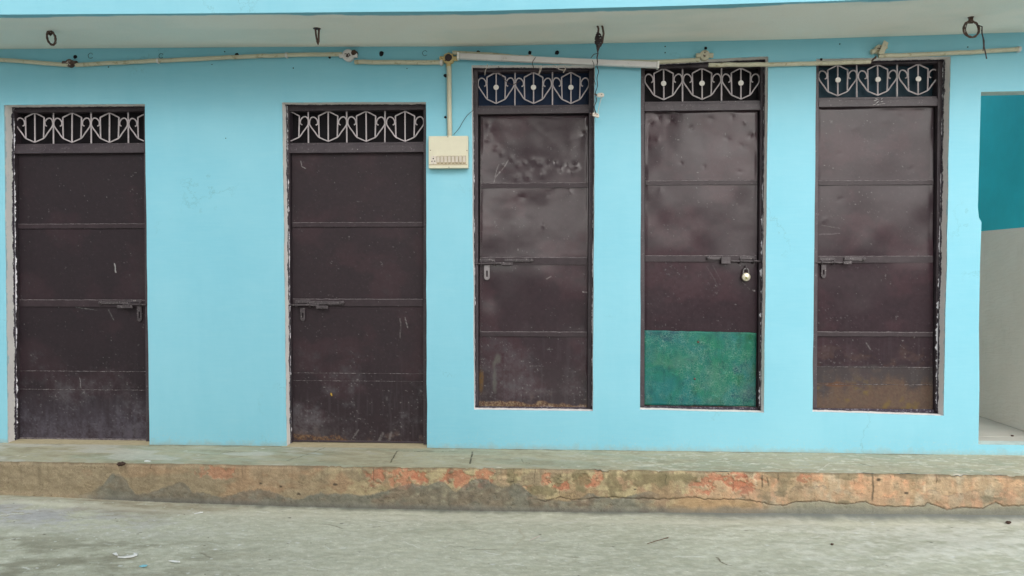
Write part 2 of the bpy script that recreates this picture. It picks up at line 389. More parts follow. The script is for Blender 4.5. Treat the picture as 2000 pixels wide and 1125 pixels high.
for (px, py, rr, asp) in [(250, 1087, .03, .7), (1060, 1055, .018, .6), (20, 1078, .03, .5), (60, 1000, .02, .5), (300, 1002, .02, .6)]:
    q = gpt(px, py); k_ = sm(np.hypot(X-q[0], (D-q[1])/asp)+(fbm(X*40, D*40, 12)-.5)*.03, rr, rr*.4)
    C = mixc(C, L(205, 208, 206, .8), k_*.55)
V = np.stack([X, Yg, Z], -1)
g = grid('ground', V, C, M_conc, None, flip=True)
tag(g, kind='structure')
# the yard beyond the dense patch, one sheet to the horizon
mb = MB()
x0, x1, yb, R = -4.2, 4.2, float(Yg[0, -1]), 150
mb.add([(-R, -R, -.004), (R, -R, -.004), (R, yb+.05, -.004), (-R, yb+.05, -.004)], [(0, 1, 2, 3)])
mb.add([(x1-.05, yb+.05, -.004), (R, yb+.05, -.004), (R, R, -.004), (x1-.05, R, -.004)], [(0, 1, 2, 3)])
mb.add([(-R, yb+.05, -.004), (x0+.05, yb+.05, -.004), (x0+.05, R, -.004), (-R, R, -.004)], [(0, 1, 2, 3)])
M_yard = pmat('yard_concrete', L(190, 190, 180, 1.2), .8, .25, 0, .15, 3, .3, 60)
tag(mb.build('yard', M_yard), kind='structure')

# ------------------------------------------------------------------ step (raised ledge in front of the house)
TOPD = -LED_Y+.02
# front face: u along x, v 0 (top) .. 1 (bottom)
xs = np.arange(-4.2, 4.2001, .0042); vs = np.linspace(0, 1, 66)
X, Vv = np.meshgrid(xs, vs, indexing='ij'); H = WZ+.03; Dn = Vv*H       # metres below the top edge
q = lambda px: P(px, 950, LED_Y)[0]
nA = fbm(X*2, Dn*4, 20); nB = fbm(X*9, Dn*14, 21); nC = fbm(X*34, Dn*44, 22, 4); nD = fbm(X*90, Dn*30, 23, 2); nS = fbm(X*45, Dn*3, 24, 3)
C = np.zeros(X.shape+(3,))+L(146, 132, 106, .84)
C = mixc(C, L(132, 126, 102, .82), sm(nB*.6+nC*.4, .42, .58)*.8)
C = mixc(C, L(164, 134, 104, .85), sm(fbm(X*3, Dn*7, 26), .46, .6)*sm(X, -2.6, -2.1)*.7)
C = mixc(C, L(154, 138, 112, .82), sm(nB+nC*.4, .62, .8)*.6)
right = sm(X+(nA-.5)*.8, q(1330), q(1480))
C = mixc(C, L(194, 160, 126, .84), right*.92)
C = mixc(C, L(198, 148, 114, .84), right*sm(nB*.6+nC*.4, .44, .60)*.7)
C = mixc(C, L(178, 160, 130, .82), right*sm(fbm(X*6, Dn*6, 27, 5), .46, .60)*.85)
C = mixc(C, L(160, 140, 108, .80), right*sm(fbm(X*22, Dn*4, 28, 4), .52, .70)*.75)
C = mixc(C, L(188, 176, 150, .84), right*sm(fbm(X*14, Dn*10, 25, 5), .56, .68)*.7)
C = mixc(C, L(124, 114, 88, .80), right*sm(fbm(X*9, Dn*20, 19, 5)+.25*sm(Dn, .05, 0), .60, .74)*.8)
midm = sm(X, q(560), q(800))*sm(X, q(1400), q(1300))
C = mixc(C, L(176, 164, 126, .82), midm*sm(nB*.6+nC*.4, .44, .56)*.85)
C = mixc(C, L(150, 128, 98, .8), midm*sm(fbm(X*5, Dn*8, 29), .5, .62)*.8)
def blob(px, dn, rx, rz, warp=.35, s=0):
    cx = q(px); r_ = np.hypot((X-cx)/rx, (Dn-dn)/rz)+(fbm(X*20+s, Dn*26, 30+s, 5)-.5)*2*warp*1.9+(nC-.5)*1.1
    return sm(r_, 1.05, .72)
BR = L(186, 112, 84, .80); BR2 = L(192, 132, 102, .82)
BMASK = np.zeros(X.shape)
for i, (px, dn, rx, rz, st) in enumerate([(430, .045, .10, .035, .8), (395, .03, .06, .03, .35), (735, .05, .06, .05, .8), (790, .055, .12, .055, .95), (820, .05, .05, .04, .9), (890, .05, .08, .05, .95), (905, .075, .05, .045, .9), (945, .05, .06, .055, .8), (985, .06, .05, .04, .35), (1068, .05, .045, .045, .9), (1095, .09, .06, .03, .95),
        (1150, .06, .075, .035, .9), (1165, .045, .04, .04, .85), (1030, .13, .05, .04, .55), (1375, .07, .07, .06, .8), (1400, .03, .05, .03, .8), (1440, .045, .09, .05, .95), (1455, .07, .06, .06, .95), (1485, .03, .05, .03, .8), (1360, .11, .08, .035, .5), (1575, .025, .06, .025, .7), (1720, .03, .03, .02, .35), (1850, .07, .20, .06, .35), (1600, .09, .12, .06, .3), (170, .05, .03, .02, .1)]):
    b_ = blob(px, dn, rx, rz, .3, i % 5)
    b_ = b_*sm(fbm(X*38+i, Dn*48, 47+i % 4, 3), .30, .46)
    C = mixc(C, BR if i % 3 else BR2, b_*st*(.70+.5*(nC-.3))); BMASK = np.maximum(BMASK, b_*st)
C = mixc(C, L(186, 174, 140, .84), sm(np.abs(BMASK-.35), .25, .0)*sm(X, q(700), q(740))*.45)
C = mixc(C, L(84, 70, 52, .7), sm(np.abs(BMASK-.62), .10, .0)*sm(nC, .48, .62)*.6)  # edge shade painted round bared brick for the depth of broken plaster
# olive moss patches and light rims of broken plaster
for px, dn, rx, rz in [(1135, .06, .05, .055), (1195, .07, .05, .07), (1060, .12, .09, .03), (1260, .04, .16, .045), (1330, .03, .10, .035), (1090, .055, .03, .045), (1000, .04, .04, .05)]:
    C = mixc(C, L(128, 120, 88, .8), blob(px, dn, rx, rz, .3, 3)*.8)
# damp cement humps rising from the foot of the step
hx = np.array([0, 40, 170, 200, 222, 245, 262, 300, 330, 360, 372, 410, 450, 480, 520, 560, 580, 620, 680, 720, 750, 775, 800, 830, 860, 875, 888, 900, 930, 960, 985, 1000, 1020, 1035, 1060, 1120, 1150, 1200, 1230, 1270, 1300, 1350, 1420, 1450, 1490, 1530, 1560, 1620, 1650, 1720, 1800, 1820, 1850, 1900, 1950, 2000])
hh = np.array([0, 0, 6, 22, 45, 36, 8, 14, 26, 36, 18, 12, 10, 22, 26, 12, 8, 22, 20, 20, 26, 36, 40, 36, 48, 40, 22, 34, 52, 46, 32, 46, 44, 26, 18, 14, 30, 20, 24, 34, 20, 16, 18, 42, 36, 30, 44, 42, 36, 24, 26, 40, 26, 36, 40, 44])/324.
hump = np.interp(X, [q(p_) for p_ in hx], hh)
ker = np.hanning(27); ker /= ker.sum(); h1_ = np.convolve(np.pad(hump[:, 0], 13, 'edge'), ker, 'valid'); hump = h1_[:, None]*1.08+(fbm(X*30, X*0, 33)-.5)*.016+(fbm(X*90, Dn*20, 34, 2)-.5)*.010+(nC-.5)*.012
zw = WZ-Dn-zbase(X)                         # height above the ground
hm = sm(hump+.012-zw, -.004, .005)*(1-.75*sm(X, q(1240), q(1310)))
left_h = sm(X, q(120), q(240))
hs_ = hm*left_h*(.80+.4*(nB-.5))
C = mixc(C, (C*.20+L(97, 100, 95, .74)*.78)*(1+(nC-.5)[..., None]*.7), np.clip(hs_*(.80+.5*nB), 0, 1))
C = mixc(C, L(70, 68, 58, .7), sm(np.abs(hump+.012-zw), .006, .001)*left_h*sm(nC, .45, .6)*.5)
C = mixc(C, L(120, 124, 112, .75), hm*sm(nB, .45, .6)*.5)
C = mixc(C, L(92, 96, 92, .68), sm(zw+(nB-.5)*.03, .045, .008)*.85*left_h)
# rain streaks, dark pits and the long crack
C = C*(1-.20*sm(nS, .52, .72)*sm(Dn, .2, .0))[..., None]
C = mixc(C, L(92, 80, 62, .75), sm(Dn+(fbm(X*12, X*0, 40)-.5)*.03, .012, .0)*.55)
C = C*(1+(nC-.5)[..., None]*.60)*(1+(_T[(np.arange(X.shape[0])[:, None]*7+np.arange(X.shape[1])[None]*13) % 256, (np.arange(X.shape[1])[None]*5+np.arange(X.shape[0])[:, None]//36) % 256]-.5)[..., None]*.22)
vo_ = np.abs(fbm(X*11, Dn*13, 48, 4)-.5)
C = mixc(C, L(72, 60, 44, .7), sm(vo_, .010, .002)*sm(fbm(X*4, Dn*5, 49), .46, .58)*.6)
for px, dn in [(655, .10), (548, .115), (582, .155), (510, .10), (1000, .07), (1240, .1), (1715, .03), (1770, .1)]:
    C = mixc(C, L(48, 40, 32, .7), blob(px, dn, .009, .006, .45, 2)*.85)
for px, z0, z1, wd in [(730, 0, .09, .003), (1003, .0, .10, .003), (1045, 0, .08, .003), (1705, 0, .16, .008), (1488, .02, .09, .007), (1500, .03, .08, .005), (1520, .01, .05, .004), (1830, 0, .05, .003), (1300, .02, .07, .003), (295, 0, .03, .004)]:
    cx = q(px)+(fbm(Dn*20, Dn*0+px, 41)-.5)*.02
    C = mixc(C, L(80, 68, 52, .7), sm(np.abs(X-cx), wd, wd*.3)*sm(Dn, z1, z1*.8)*sm(Dn, z0-.01, z0)*.8)
crx = [1040, 1065, 1090, 1120, 1180, 1300, 1345, 1400, 1450, 1500, 1530, 1555, 1600, 1650, 1690, 1710, 1760, 1805, 1812, 1850, 1880, 1920, 1945, 1960, 2000, 2060]
cry = [975, 978, 972, 976, 972, 975, 972, 976, 975, 985, 988, 980, 979, 985, 980, 989, 990, 989, 982, 995, 991, 993, 981, 989, 988, 988]
cz = np.interp(X, [P(a_, b_, LED_Y)[0] for a_, b_ in zip(crx, cry)], [WZ-P(a_, b_, LED_Y)[2] for a_, b_ in zip(crx, cry)])+(fbm(X*40, X*0, 42)-.5)*.012
ck = sm(np.abs(Dn-cz+(fbm(X*70, X*0, 43, 2)-.5)*.008)+(nC-.5)*.004, .0042, .001)*sm(X, q(1030), q(1060))
blw = sm(Dn-cz, -.001, .003)*sm(X, q(1290), q(1340))
C = mixc(C, L(170, 142, 104, .82)*(1+(nC-.5)[..., None]*.5), blw*sm(X, q(1540), q(1440))*.8)
C = mixc(C, L(140, 142, 124, .80)*(1+(nC-.5)[..., None]*.35), blw*sm(X+(nB-.5)*.3, q(1480), q(1560))*.88)
C = mixc(C, L(104, 108, 102, .72), sm(zw+(nB-.5)*.05, .055, .015)*sm(X, q(1250), q(1350))*.75)
C = mixc(C, L(72, 58, 44, .7), ck*(.35+.6*sm(nC, .35, .6)))
Yf = LED_Y+(nB-.5)*.010+(nC-.5)*.006+BMASK*.007+sm(vo_, .010, .002)*.003+ck*.008-hm*.003*left_h + sm(Dn, .02, 0)*.010*(1+1.2*(fbm(X*14, X*0, 44)-.5))
Yf = Yf-sm(zw, .04, 0)*.012
top_drop = (fbm(X*7, X*0, 45)-.5)*.006+sm(fbm(X*24, X*0, 46, 2), .62, .8)*-.008
Zf = WZ-Dn+top_drop*sm(Vv, .1, 0)
F_edgeY, F_edgeZ, F_x = Yf[:, 0].copy(), Zf[:, 0].copy(), xs.copy()
V = np.stack([X, Yf, Zf], -1)
stp = bpy.data.objects.new('step', None); COL.objects.link(stp); stp.location = (0, LED_Y, 0); tag(stp, kind='structure')
grid('riser', V, (C*.86+L(156, 146, 130, .8)*.14)*1.14, M_front, stp, flip=False)
# top face
xs = F_x; ts = np.linspace(0, 1, 74)
X, T = np.meshgrid(xs, ts, indexing='ij'); Y = F_edgeY[:, None]*(1-T)+.16*T
D = Y-LED_Y
Z = WZ+(fbm(X*4, D*5, 50)-.5)*.004+(fbm(X*30, D*30, 51)-.5)*.003; Z = Z*sm(T, 0, .03)+F_edgeZ[:, None]*(1-sm(T, 0, .03))
n1 = fbm(X*2, D*6+X*.7, 52); n2 = fbm(X*9, D*20+X*3, 53); n3 = fbm(X*36, D*60, 54, 3)
C = np.zeros(X.shape+(3,))+L(172, 172, 152, .70)
C = mixc(C, L(162, 168, 150, .68), sm(n1, .45, .6))
C = mixc(C, L(152, 148, 126, .66), sm(n2, .52, .70)*.45)
C = mixc(C, L(186, 190, 182, .75), sm(n2*.6+n3*.4, .46, .30)*.45)
C = mixc(C, L(206, 206, 196, .8), sm(fbm(X*26, D*46, 55, 4), .58, .70)*sm(X, -.3, 1.)*.55)
C = mixc(C, L(190, 194, 190, .74), sm(fbm(X*3, D*7, 56), .56, .68)*sm(-X, .9, 1.8)*.6)
C = mixc(C, L(178, 176, 160, .72), sm(X, .5, 1.5)*sm(n2, .4, .6)*.5)
C = C*(1+(n3-.5)[..., None]*.32)
C = mixc(C, L(100, 92, 72, .6), sm(T, .02, .0)*sm(fbm(X*10, X*0, 58), .4, .6)*.7)
tp = lambda px, py: (lambda v_: (v_[0], v_[1]-LED_Y))(PZ(px, py, WZ))
DK = L(62, 58, 44, .6)
crack(C, X, D, [tp(776, 881), tp(762, 904)], .0055, DK, 2, .006)
crack(C, X, D, [tp(923, 882), tp(918, 906)], .0065, DK, 3, .006)
crack(C, X, D, [tp(776, 881), tp(895, 882)], .0045, DK, 4, .012)
crack(C, X, D, [tp(560, 900), tp(600, 888), tp(640, 872)], .004, L(95, 95, 80, .6), 5, .02)
crack(C, X, D, [tp(430, 886), tp(460, 880)], .004, L(95, 95, 80, .6), 6, .02)
crack(C, X, D, [tp(1018, 897), tp(1022, 903), tp(1035, 905)], .003, L(90, 88, 72, .6), 7, .01)
crack(C, X, D, [tp(1595, 925), tp(1620, 905), tp(1700, 898)], .003, L(200, 200, 192, .8), 8, .03)
crack(C, X, D, [tp(1680, 905), tp(1705, 912)], .006, L(110, 105, 88, .6), 9, .01)
for i in range(45):
    cx, cd = random.uniform(-3.2, 3.2), random.uniform(.03, .45); r_ = random.uniform(.004, .012)
    if cx < .3 and random.random() < .5: cx += 2.5
    k_ = sm(np.hypot((X-cx)*.5, (D-cd)*1.2)+(fbm(X*60+i, D*60, 57)-.5)*.012, r_, r_*.3)
    C = mixc(C, L(212, 214, 208, .82), k_*.7)
k_ = sm(np.hypot((X-tp(615, 886)[0])*.45, D-tp(615, 886)[1])+(n2-.5)*.08, .05, .02); C = mixc(C, L(176, 190, 190, .75), k_*.7)
for px in (1690, 1770, 1880, 1945, 1410, 1170):     # crumbled white plaster on the nosing
    k_ = sm(np.abs(X-P(px, 930, LED_Y)[0])+(fbm(X*50, D*50, 59)-.5)*.05, .05, .02)*sm(D, .035, .005)
    C = mixc(C, L(205, 202, 196, .85), k_*(.9 if px > 1600 else .35)); Z = Z+k_*.006*fbm(X*60, D*60, 60)
# ragged grimy joint against the wall
jw = .012+.02*sm(fbm(X*9, X*0, 61), .5, .75)+(fbm(X*60, X*0, 62)-.5)*.012
inside = sm(X, q(1912)-.02, q(1912))
C = mixc(C, L(96, 100, 90, .6), sm(Y, -jw-.004, -jw+.002)*.45*(1-inside))
for px0, px1 in [(8, 292), (552, 834)]:               # pale doorsills
    k_ = sm(X, P(px0, 868)[0]-.005, P(px0, 868)[0])*sm(X, P(px1, 868)[0]+.005, P(px1, 868)[0])*sm(Y, -.03, -.012)
    C = mixc(C, L(178, 172, 146, .74)*(1+(n3-.5)[..., None]*.3), k_)
grid('tread', np.stack([X, Y, Z], -1), C*1.33*np.array([1.05, 1, .94]), M_conc, stp, flip=False)

# ------------------------------------------------------------------ house
ZS = 2.652
house = empty('house', (0, 0, WZ), 'light blue painted house front with five dark metal doors under a projecting slab', 'house')
#        TL           TR           BR          BL
OPEN = [[(8, 205), (283, 203), (292, 869), (15, 866)],
        [(551, 200), (832, 199), (834, 873), (560, 871)],
        [(921, 127), (1162, 127), (1158, 803), (926, 800)],
        [(1252, 122), (1501, 110), (1492, 806), (1250, 800)],
        [(1594, 115), (1857, 110), (1843, 812), (1587, 804)]]
OW = [[P(*c)[[0, 2]] for c in o_] for o_ in OPEN]
for k_ in (0, 1):
    for j in (2, 3): OW[k_][j][1] = WZ-.02
NX0, NX1 = P(1912, 600)[0], 3.002; NZ0, NZ1 = P(1912, 868)[2], P(1950, 179)[2]
niche_q = [(P(1916, 179)[0], NZ1), (NX1, NZ1+.003), (NX1, NZ0), (P(1911, 868)[0], NZ0)]
def ring(q4, step=.14, jit=.0011):
    out = []
    for i in range(4):
        a_, b_ = np.array(q4[i]), np.array(q4[(i+1) % 4]); n = max(1, int(np.linalg.norm(b_-a_)/step))
        for k in range(n):
            p_ = a_+(b_-a_)*k/n
            if k: p_ = p_+np.array([random.gauss(0, jit), random.gauss(0, jit)*.6])
            out.append(p_)
    return out
bm = bmesh.new(); edges = []
def loop2(bm, pts, y=0.):
    vs_ = [bm.verts.new((p_[0], y, p_[1])) for p_ in pts]
    return vs_, [bm.edges.new((vs_[i], vs_[(i+1) % len(vs_)])) for i in range(len(vs_))]
HX0, HX1 = -5.2, 4.6
rings = [ring(q4) for q4 in OW]
# the jamb of the passage has a knocked corner at eye height
nj = [niche_q[0], niche_q[1], niche_q[2], niche_q[3]]
kn = [(P(1913, 760)[0], P(1913, 760)[2]), (P(1912, 640)[0], P(1912, 640)[2]), (P(1914, 520)[0], P(1914, 520)[2]), (P(1917, 434)[0], P(1917, 434)[2]), (P(1912, 425)[0], P(1912, 425)[2]), (P(1910, 405)[0], P(1910, 405)[2]), (P(1912, 330)[0], P(1912, 330)[2])]
rings.append([np.array(p_) for p_ in nj+kn])
_, e0 = loop2(bm, [(HX0, 0), (HX1, 0), (HX1, ZS+.05), (HX0, ZS+.05)]); edges += e0
vr = []
for r_ in rings:
    v_, e_ = loop2(bm, r_); vr.append(v_); edges += e_
res = bmesh.ops.triangle_fill(bm, use_beauty=True, use_dissolve=False, edges=edges, normal=(0, -1, 0))
DEP = [.158]*5+[.10]
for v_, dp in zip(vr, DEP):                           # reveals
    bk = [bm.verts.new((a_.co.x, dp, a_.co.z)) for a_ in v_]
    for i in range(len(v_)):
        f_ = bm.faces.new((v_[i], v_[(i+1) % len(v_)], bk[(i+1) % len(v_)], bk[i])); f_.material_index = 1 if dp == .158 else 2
me = bpy.data.meshes.new('wall')
for f_ in bm.faces:
    if f_.material_index == 0 and f_.normal.y > 0: f_.normal_flip()
bm.to_mesh(me); bm.free()
M_jamb = pmat('pale_jamb', (.50, .60, .58), .7, .2, 0, .15, 12, .2)
for m_ in (M_wall, M_rev, M_jamb): me.materials.append(m_)
wl = bpy.data.objects.new('wall', me); COL.objects.link(wl); put(wl, house)
# body of the building behind the front
for b_ in ((HX0, HX0+.2, .012, 4), (HX1-.2, HX1, .012, 4), (HX0, HX1, 4.0, 4.2)): MB().box(*b_, 0, ZS+.04).build('outer_wall', M_wall, house)

# projecting slab: soffit follows the slightly uneven line of the photo
xk = [P(p_, 90)[0] for p_ in (-600, 0, 500, 940, 1160, 1550, 2000, 2500)]
zk = [P(-0, 96)[2], P(0, 96)[2], P(500, 92)[2], P(940, 90.5)[2], P(1160, 85)[2], P(1550, 77)[2], P(2000, 63)[2], P(2000, 63)[2]+.02]
def zsof(x): return np.interp(x, xk, zk)
fk = [(-300, 30), (0, 28.5), (400, 26), (800, 22.5), (1100, 17), (1300, 12), (1550, 4), (1700, -1), (2000, -14), (2300, -28)]
fx = []; fy = []
for px, py in fk:
    z_ = ZS
    for _ in range(4): p_ = PZ(px, py, z_); z_ = float(zsof(p_[0]))
    fx.append(p_[0]); fy.append(p_[1])
def yfront(x): return np.interp(x, fx, fy)
xs = np.arange(HX0-.3, HX1+.3, .012); ts = np.linspace(0, 1, 60)
X, T = np.meshgrid(xs, ts, indexing='ij'); Yw = yfront(X)*(1-T)+.05*T
dY = Yw-yfront(X)
Z = zsof(X)+(fbm(X*3, dY*3, 70)-.5)*.006*sm(T, 0, .2)*sm(T, .92, .8)
n1 = fbm(X*1.3, dY*3, 71); n2 = fbm(X*8, dY*8, 72)
C = np.zeros(X.shape+(3,))+np.array([.84, .82, .75])
C = mixc(C, [.72, .75, .69], sm(n1, .4, .6)*.7)
C = mixc(C, [.84, .80, .72], sm(n2, .5, .7)*.3)
C = mixc(C, [.64, .74, .71], sm(-X, 1.2, 3.2)*.5)
C = mixc(C, BLUE*.9, sm(dY+(fbm(X*9, X*0, 73)-.5)*.02+.03*sm(fbm(X*1.5, X*0, 74), .4, .7), .062, .052))
C = mixc(C, BLUE*.92, sm(dY, .60, .64)*.0)
slab = MB()
sl = grid('slab_soffit', np.stack([X, Yw, Z], -1), C, M_soffit, house, flip=True)
mb = MB(); n = 60; zt = ZS+.42
xx = np.linspace(HX0-.3, HX1+.3, n)
for i in range(n-1):
    a_, b_ = xx[i], xx[i+1]
    mb.add([(a_, yfront(a_)-.001, zsof(a_)-.0005), (b_, yfront(b_)-.001, zsof(b_)-.0005), (b_, yfront(b_)-.001, zt), (a_, yfront(a_)-.001, zt)], [(0, 1, 2, 3)])
    if b_ > 1.2 and a_ < 3.1:             # roof left out here to let skylight into the passage
        mb.add([(a_, yfront(a_)-.001, zt), (b_, yfront(b_)-.001, zt), (b_, .11, zt), (a_, .11, zt)], [(0, 1, 2, 3)])
    else:
        mb.add([(a_, yfront(a_)-.001, zt), (b_, yfront(b_)-.001, zt), (b_, 4.4, zt), (a_, 4.4, zt)], [(0, 1, 2, 3)])
mb.build('roof', M_wall, house)

# passage at the right: teal dado over rippled white wall
zb = PX(1914, 452, NX1)[2]
mb = MB()
yy = [.1, 3.9]  # inner space made deep and wide so more skylight reaches the passage
mb.add([(NX1, yy[0], zb), (NX1, yy[1], zb), (NX1, yy[1], 3.0), (NX1, yy[0], 3.0)], [(0, 1, 2, 3)])
mb.add([(1.1, yy[1], zb), (NX1, yy[1], zb), (NX1, yy[1], 3.0), (1.1, yy[1], 3.0)], [(0, 1, 2, 3)])
mb.build('passage_upper_wall', M_teal, house)
MB().box(1.1, 2.46, .175, .22, NZ0, 3.0).build('partition', M_low, house)
mb = MB()
mb.add([(NX1-.004, yy[0], NZ0), (NX1-.004, yy[1], NZ0), (NX1-.004, yy[1], zb), (NX1-.004, yy[0], zb), (NX1+.01, yy[0], zb), (NX1+.01, yy[1], zb)], [(0, 1, 2, 3), (3, 2, 5, 4)])
mb.add([(1.1, yy[1]-.004, NZ0), (NX1, yy[1]-.004, NZ0), (NX1, yy[1]-.004, zb), (1.1, yy[1]-.004, zb)], [(0, 1, 2, 3)])
mb.add([(1.1, .2, NZ0), (1.1, yy[1], NZ0), (1.1, yy[1], 3.0), (1.1, .2, 3.0)], [(0, 1, 2, 3)])
mb.build('passage_lower_wall', M_low, house)
MB().box(2.44, NX1+.1, .006, .23, NZ0-.05, NZ0-.003).build('doorstep', M_pfloor, house)
MB().box(1.1, NX1+.1, .23, 3.95, NZ0-.05, NZ0-.002).build('passage_floor', M_pfloor, house)

# ------------------------------------------------------------------ doors
YF, YL, YB = .082, .110, .134
DOORS = [
 dict(lt=(36, 300), lb=(38.5, 857), rt_=(286, 300), rb=(289.5, 857), vx=(29, 288), vy=(218, 281), tr=(281, 299), rails=[(437, 446), (585.5, 599)],
      seams=[725, 761], cen=[68, 141, 214, 287.5], div=[31, 104.5, 178, 250.5], disc=0, gm=M_black, dark=1, dents=0, side=1, lx=(195, 288), ly=592, hx=272, label='leftmost door, near black, with its bolt on the right edge'),
 dict(lt=(570, 299), lb=(572.5, 862), rt_=(826, 299), rb=(828, 862), vx=(565, 827), vy=(215, 279), tr=(279, 298), rails=[(434, 443), (584, 598)],
      seams=[729, 744], cen=[566, 641, 715, 791], div=[602, 677, 752], disc=0, gm=M_black, dark=.5, dents=0, side=-1, lx=(560, 668), ly=592, hx=591, label='tall door left of the switchboard, scuffed and rusting at its foot'),
 dict(lt=(939, 226), lb=(935.5, 797), rt_=(1149, 226), rb=(1147, 797), vx=(933, 1150), vy=(139, 205), tr=(206, 222), rails=[(357, 367), (502.5, 517), (648, 657)],
      seams=[715], cen=[969, 1042, 1115], div=[1006, 1079], disc=1, gm=M_navy, dark=0, dents=1.0, side=-1, lx=(922, 1038), ly=509, hx=951, label='raised middle door with a dented upper panel and bare metal keyplate'),
 dict(lt=(1260, 217), lb=(1258, 797), rt_=(1479, 217), rb=(1478, 797), vx=(1259, 1485), vy=(131, 197), tr=(198, 216), rails=[(352, 361), (499, 511)],
      seams=[], cen=[1296, 1371, 1447], div=[1333, 1409], disc=1, gm=M_black, dark=0, dents=.8, side=1, lx=(1375, 1491), ly=505, hx=1457, label='raised door with a mottled green bottom panel'),
 dict(lt=(1598, 210), lb=(1592.5, 803), rt_=(1823, 210), rb=(1822, 803), vx=(1599, 1831), vy=(124, 189), tr=(190, 208), rails=[(352, 361), (500, 513), (648.5, 657)],
      seams=[717, 751], cen=[1636, 1714, 1793], div=[1673, 1752], disc=1, gm=M_navy2, dark=0, dents=.35, side=-1, lx=(1588, 1690), ly=508, hx=1609, label='rightmost door, raised, with brown rust along its foot'),
]
def dents_for(k):
    if k == 2:
        pts = [(955, 243, 6, 2), (960, 258, 9, 2), (952, 273, 8, 2.4), (968, 290, 7, 2), (980, 300, 6, 2), (1000, 310, 7, 2), (1012, 322, 6, 2), (1025, 318, 5, 2), (1040, 312, 6, 2), (1055, 318, 9, 3), (1070, 322, 7, 2), (1085, 318, 6, 2), (1108, 322, 7, 2), (1125, 324, 9, 3), (1140, 262, 10, 2.5), (1143, 262, 5, 2), (1095, 330, 9, 2), (1060, 340, 9, 2.5), (1030, 345, 10, 2.6), (1010, 348, 9, 2.5), (1115, 335, 9, 2), (1040, 328, 6, 2), (985, 325, 7, 1.5), (1020, 386, 7, 2), (1060, 440, 6, 1.5), (1078, 376, 14, 2.5), (1110, 372, 12, 2)]
    elif k == 3:
        pts = [(1270, 240, 8, 2.5), (1285, 228, 10, 2.5), (1310, 236, 10, 2), (1390, 232, 7, 2), (1430, 228, 7, 2), (1455, 240, 6, 2), (1465, 265, 9, 3), (1472, 262, 6, 2), (1350, 250, 7, 2), (1265, 270, 8, 2), (1285, 272, 6, 1.6), (1262, 285, 7, 2), (1420, 270, 7, 1.6), (1330, 318, 6, 1.5), (1375, 325, 6, 1.5), (1445, 335, 6, 1.5), (1450, 285, 12, 2), (1290, 375, 12, 1.6)]
    elif k == 4:
        pts = [(1730, 235, 12, 2), (1760, 228, 8, 2), (1640, 300, 7, 1.5), (1670, 250, 14, 1.5), (1780, 330, 7, 1.5), (1700, 270, 16, 1.6), (1640, 390, 8, 1.6), (1610, 430, 8, 1.5)]
    else: pts = []
    return pts
def bezier_scroll(c, sgn, y0, y1, hw):
    """one scroll, in photo px: leaves the hexagon's lower corner, swings out to the divider and curls back in"""
    h = y1-y0; f = lambda a_, b_: (c+sgn*a_*hw, y0+b_*h)
    key = [(0, .985), (.46, .86), (.70, .67), (.90, .50), (.97, .40), (.95, .28), (.86, .20), (.74, .19), (.62, .24), (.545, .33), (.56, .42), (.64, .45)]
    P_ = [np.array(f(*k_)) for k_ in key]; out = [P_[0]]
    for i in range(1, len(P_)-2):
        for t in np.linspace(0, 1, 6, endpoint=False):
            p0, p1, p2, p3 = P_[i-1], P_[i], P_[i+1], P_[i+2]
            out.append(.5*((2*p1)+(-p0+p2)*t+(2*p0-5*p1+4*p2-p3)*t*t+(-p0+3*p1-3*p2+p3)*t**3))
    out += [P_[-2], P_[-1]]
    return out
